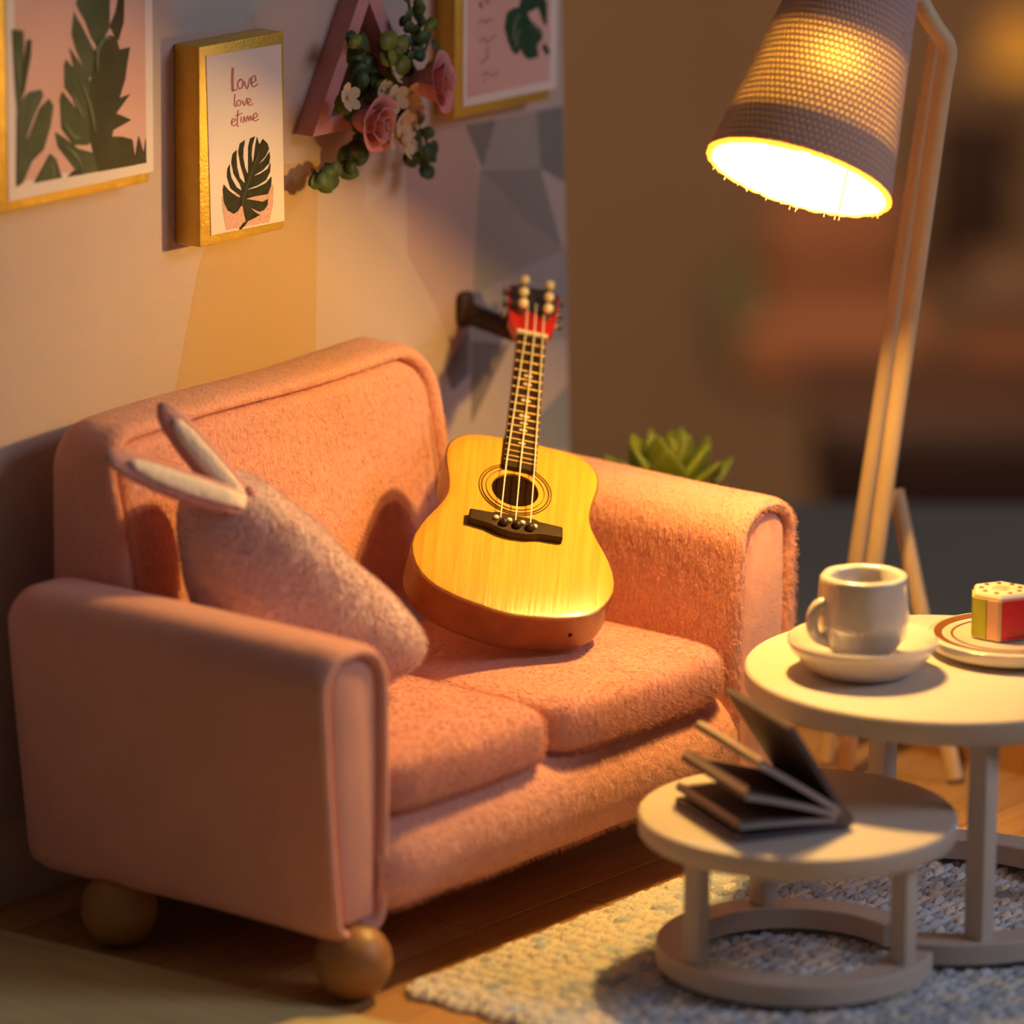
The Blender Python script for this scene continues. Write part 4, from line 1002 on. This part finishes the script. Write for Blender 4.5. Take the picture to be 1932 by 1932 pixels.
# ------------------------------------------------------------------ succulent behind the sofa arm
sc0 = scr(1262, 925, 12.95)
pl_ = thing('potted_succulent', 'green succulent rosette in a pot behind the right sofa arm', 'plant', (sc0.x, sc0.y, 0.0))
zt = sc0.z - 0.02
obj('pot', *lathe([(0, 0.0), (0.085, 0.0), (0.09, 0.01), (0.125, zt - 0.02), (0.13, zt), (0.12, zt + 0.002), (0.112, zt - 0.02), (0, zt - 0.02)], (sc0.x, sc0.y, 0), (0, 0, 1), 40), M_POT, pl_)
def sleaf(ang, el, L, wd):
    d = Vector((math.cos(ang) * math.cos(el), math.sin(ang) * math.cos(el), math.sin(el))); s = Vector((-math.sin(ang), math.cos(ang), 0)); n = d.cross(s) * -1
    rings = []
    for t, w_, h_ in ((0, 0.35, 0.25), (0.25, 0.75, 0.32), (0.5, 1.0, 0.32), (0.75, 0.82, 0.25), (0.92, 0.35, 0.14), (1.0, 0.04, 0.03)):
        c = Vector((sc0.x, sc0.y, zt)) + d * (L * t + 0.01) + Vector((0, 0, 0.25 * L * t * t))
        rings.append([c + s * wd * w_ * math.cos(q) + n * (wd * h_ * math.sin(q) + 0.25 * wd * w_ * math.cos(q) ** 2) for q in [2 * math.pi * k / 8 for k in range(8)]])
    obj('leaf', *loft(rings), M_SUC, pl_, angle=0)
for k in range(7): sleaf(k * 0.9 + 0.2, rad(20 + 6 * (k % 2)), 0.155, 0.050)
for k in range(6): sleaf(k * 1.05 + 0.6, rad(46), 0.14, 0.052)
for k in range(4): sleaf(k * 1.57 + 0.1, rad(68), 0.13, 0.046)
sleaf(0.3, rad(86), 0.11, 0.035)

# ------------------------------------------------------------------ what lies beyond: table surface and the dim room
M_TSURF = mat('grey_table_surface', (0.27, 0.25, 0.215), 0.6, var=((0.6, 0.6, 0.6), (0.29, 0.26, 0.215), 0.3))
TSURF = None
M_FW = mat('far_wall_brown', (0.62, 0.36, 0.19), 0.8, var=((0.3, 0.3, 0.3), (0.46, 0.25, 0.12), 0.3))
hn = hd; hr_ = R0
def far(px, py, depth): return scr(px, py, depth)
def oriented(c, sx, sy, sz, b=0.1):
    """box of half sizes, facing the camera heading"""
    V, F = box(-sx, sx, -sy, sy, -sz, sz, b, 3)
    return [Vector(c) + hr_ * v.x + hn * v.y + Vector((0, 0, 1)) * v.z for v in V], F
tc_ = CAM + hd * 3.2; tc_.z = -0.20
ts = obj('table_surface', *oriented(tc_, 9.0, 12.0, 0.165, 0.03), M_TSURF, None, smooth=False); ts['kind'] = 'structure'
cw = CAM + hd * 46; wf = obj('wall_far', *oriented((cw.x, cw.y, -1.0), 26, 0.2, 12, 0), M_FW, None, smooth=False); wf['kind'] = 'structure'
M_TERRA = mat('terracotta_cloth', (0.27, 0.092, 0.038), 0.85, var=((0.8, 0.8, 0.8), (0.33, 0.125, 0.05), 0.3)); M_DARK = mat('dark_cabinet_wood', (0.05, 0.015, 0.005), 0.6); M_OLIVE = mat('olive_cloth', (0.13, 0.10, 0.04), 0.85); M_TAN = mat('tan_panel', (0.25, 0.13, 0.07), 0.7)
def farthing(nm, label, cat, parts):
    c0 = parts[0][1]; t = thing(nm, label, cat, (c0[0], c0[1], c0[2]))
    for pn, c, sx, sy, sz, m, b in parts: obj(pn, *oriented(c, sx, sy, sz, b), m, t, angle=40)
    return t
def px2m(depth): return depth / FPX
k30, k38, k24 = px2m(30), px2m(38), px2m(24)
farthing('armchair', 'blurred terracotta armchair far behind the lamp pole', 'chair', [
    ('seat', far(1560, 640, 30), 190 * k30, 0.5, 75 * k30, M_TERRA, 0.12), ('backrest', far(1580, 470, 31), 150 * k30, 0.25, 120 * k30, M_TERRA, 0.2), ('armrest', far(1390, 600, 30), 50 * k30, 0.5, 100 * k30, M_OLIVE, 0.12)])
farthing('cabinet', 'blurred dark wooden cabinet low on the right beyond the table', 'cabinet', [
    ('carcass', far(1810, 868, 23), 258 * k24, 0.6, 112 * k24, M_DARK, 0.05), ('top_board', far(1810, 748, 23), 268 * k24, 0.65, 9 * k24, M_DARK, 0.02)])
farthing('sofa', 'blurred terracotta seat at the far right behind the lamp', 'sofa', [
    ('seat', far(1900, 690, 32), 120 * k30, 0.5, 55 * k30, M_TERRA, 0.15), ('backrest', far(1905, 540, 33), 110 * k30, 0.3, 60 * k30, M_TAN, 0.15)])
farthing('wardrobe', 'tall blurred dark wardrobe behind the bent lamp pole', 'wardrobe', [
    ('carcass', far(1830, 380, 38), 75 * k38, 0.5, 150 * k38, M_DARK, 0.05), ('door', far(1830, 380, 37.4), 66 * k38, 0.05, 140 * k38, M_DARK, 0.03)])
gl = far(1930, 85, 36)
gt_ = thing('table_lamp', 'blurred amber lamp glowing in the top right corner', 'lamp', gl)
M_GLOW = mat('amber_glow', (0.8, 0.4, 0.05), 0.6, emit=((1.0, 0.36, 0.03), 0.2))
obj('lamp_shade', *lathe([(0.25, -0.16), (0.17, 0.18), (0.16, 0.18), (0.24, -0.16)], gl, (0, 0, 1), 32, True), M_GLOW, gt_)
obj('lamp_base', *lathe([(0, -0.7), (0.14, -0.7), (0.13, -0.65), (0.03, -0.6), (0.03, 0.1), (0, 0.1)], gl, (0, 0, 1), 24), M_DARK, gt_)
area('far_room_fill', tuple(CAM + hd * 21 + Vector((0, 0, 3.5))), tuple(far(1450, 450, 40)), 5.0, 1500, (1.0, 0.68, 0.42))  # unseen area light added to brighten the background
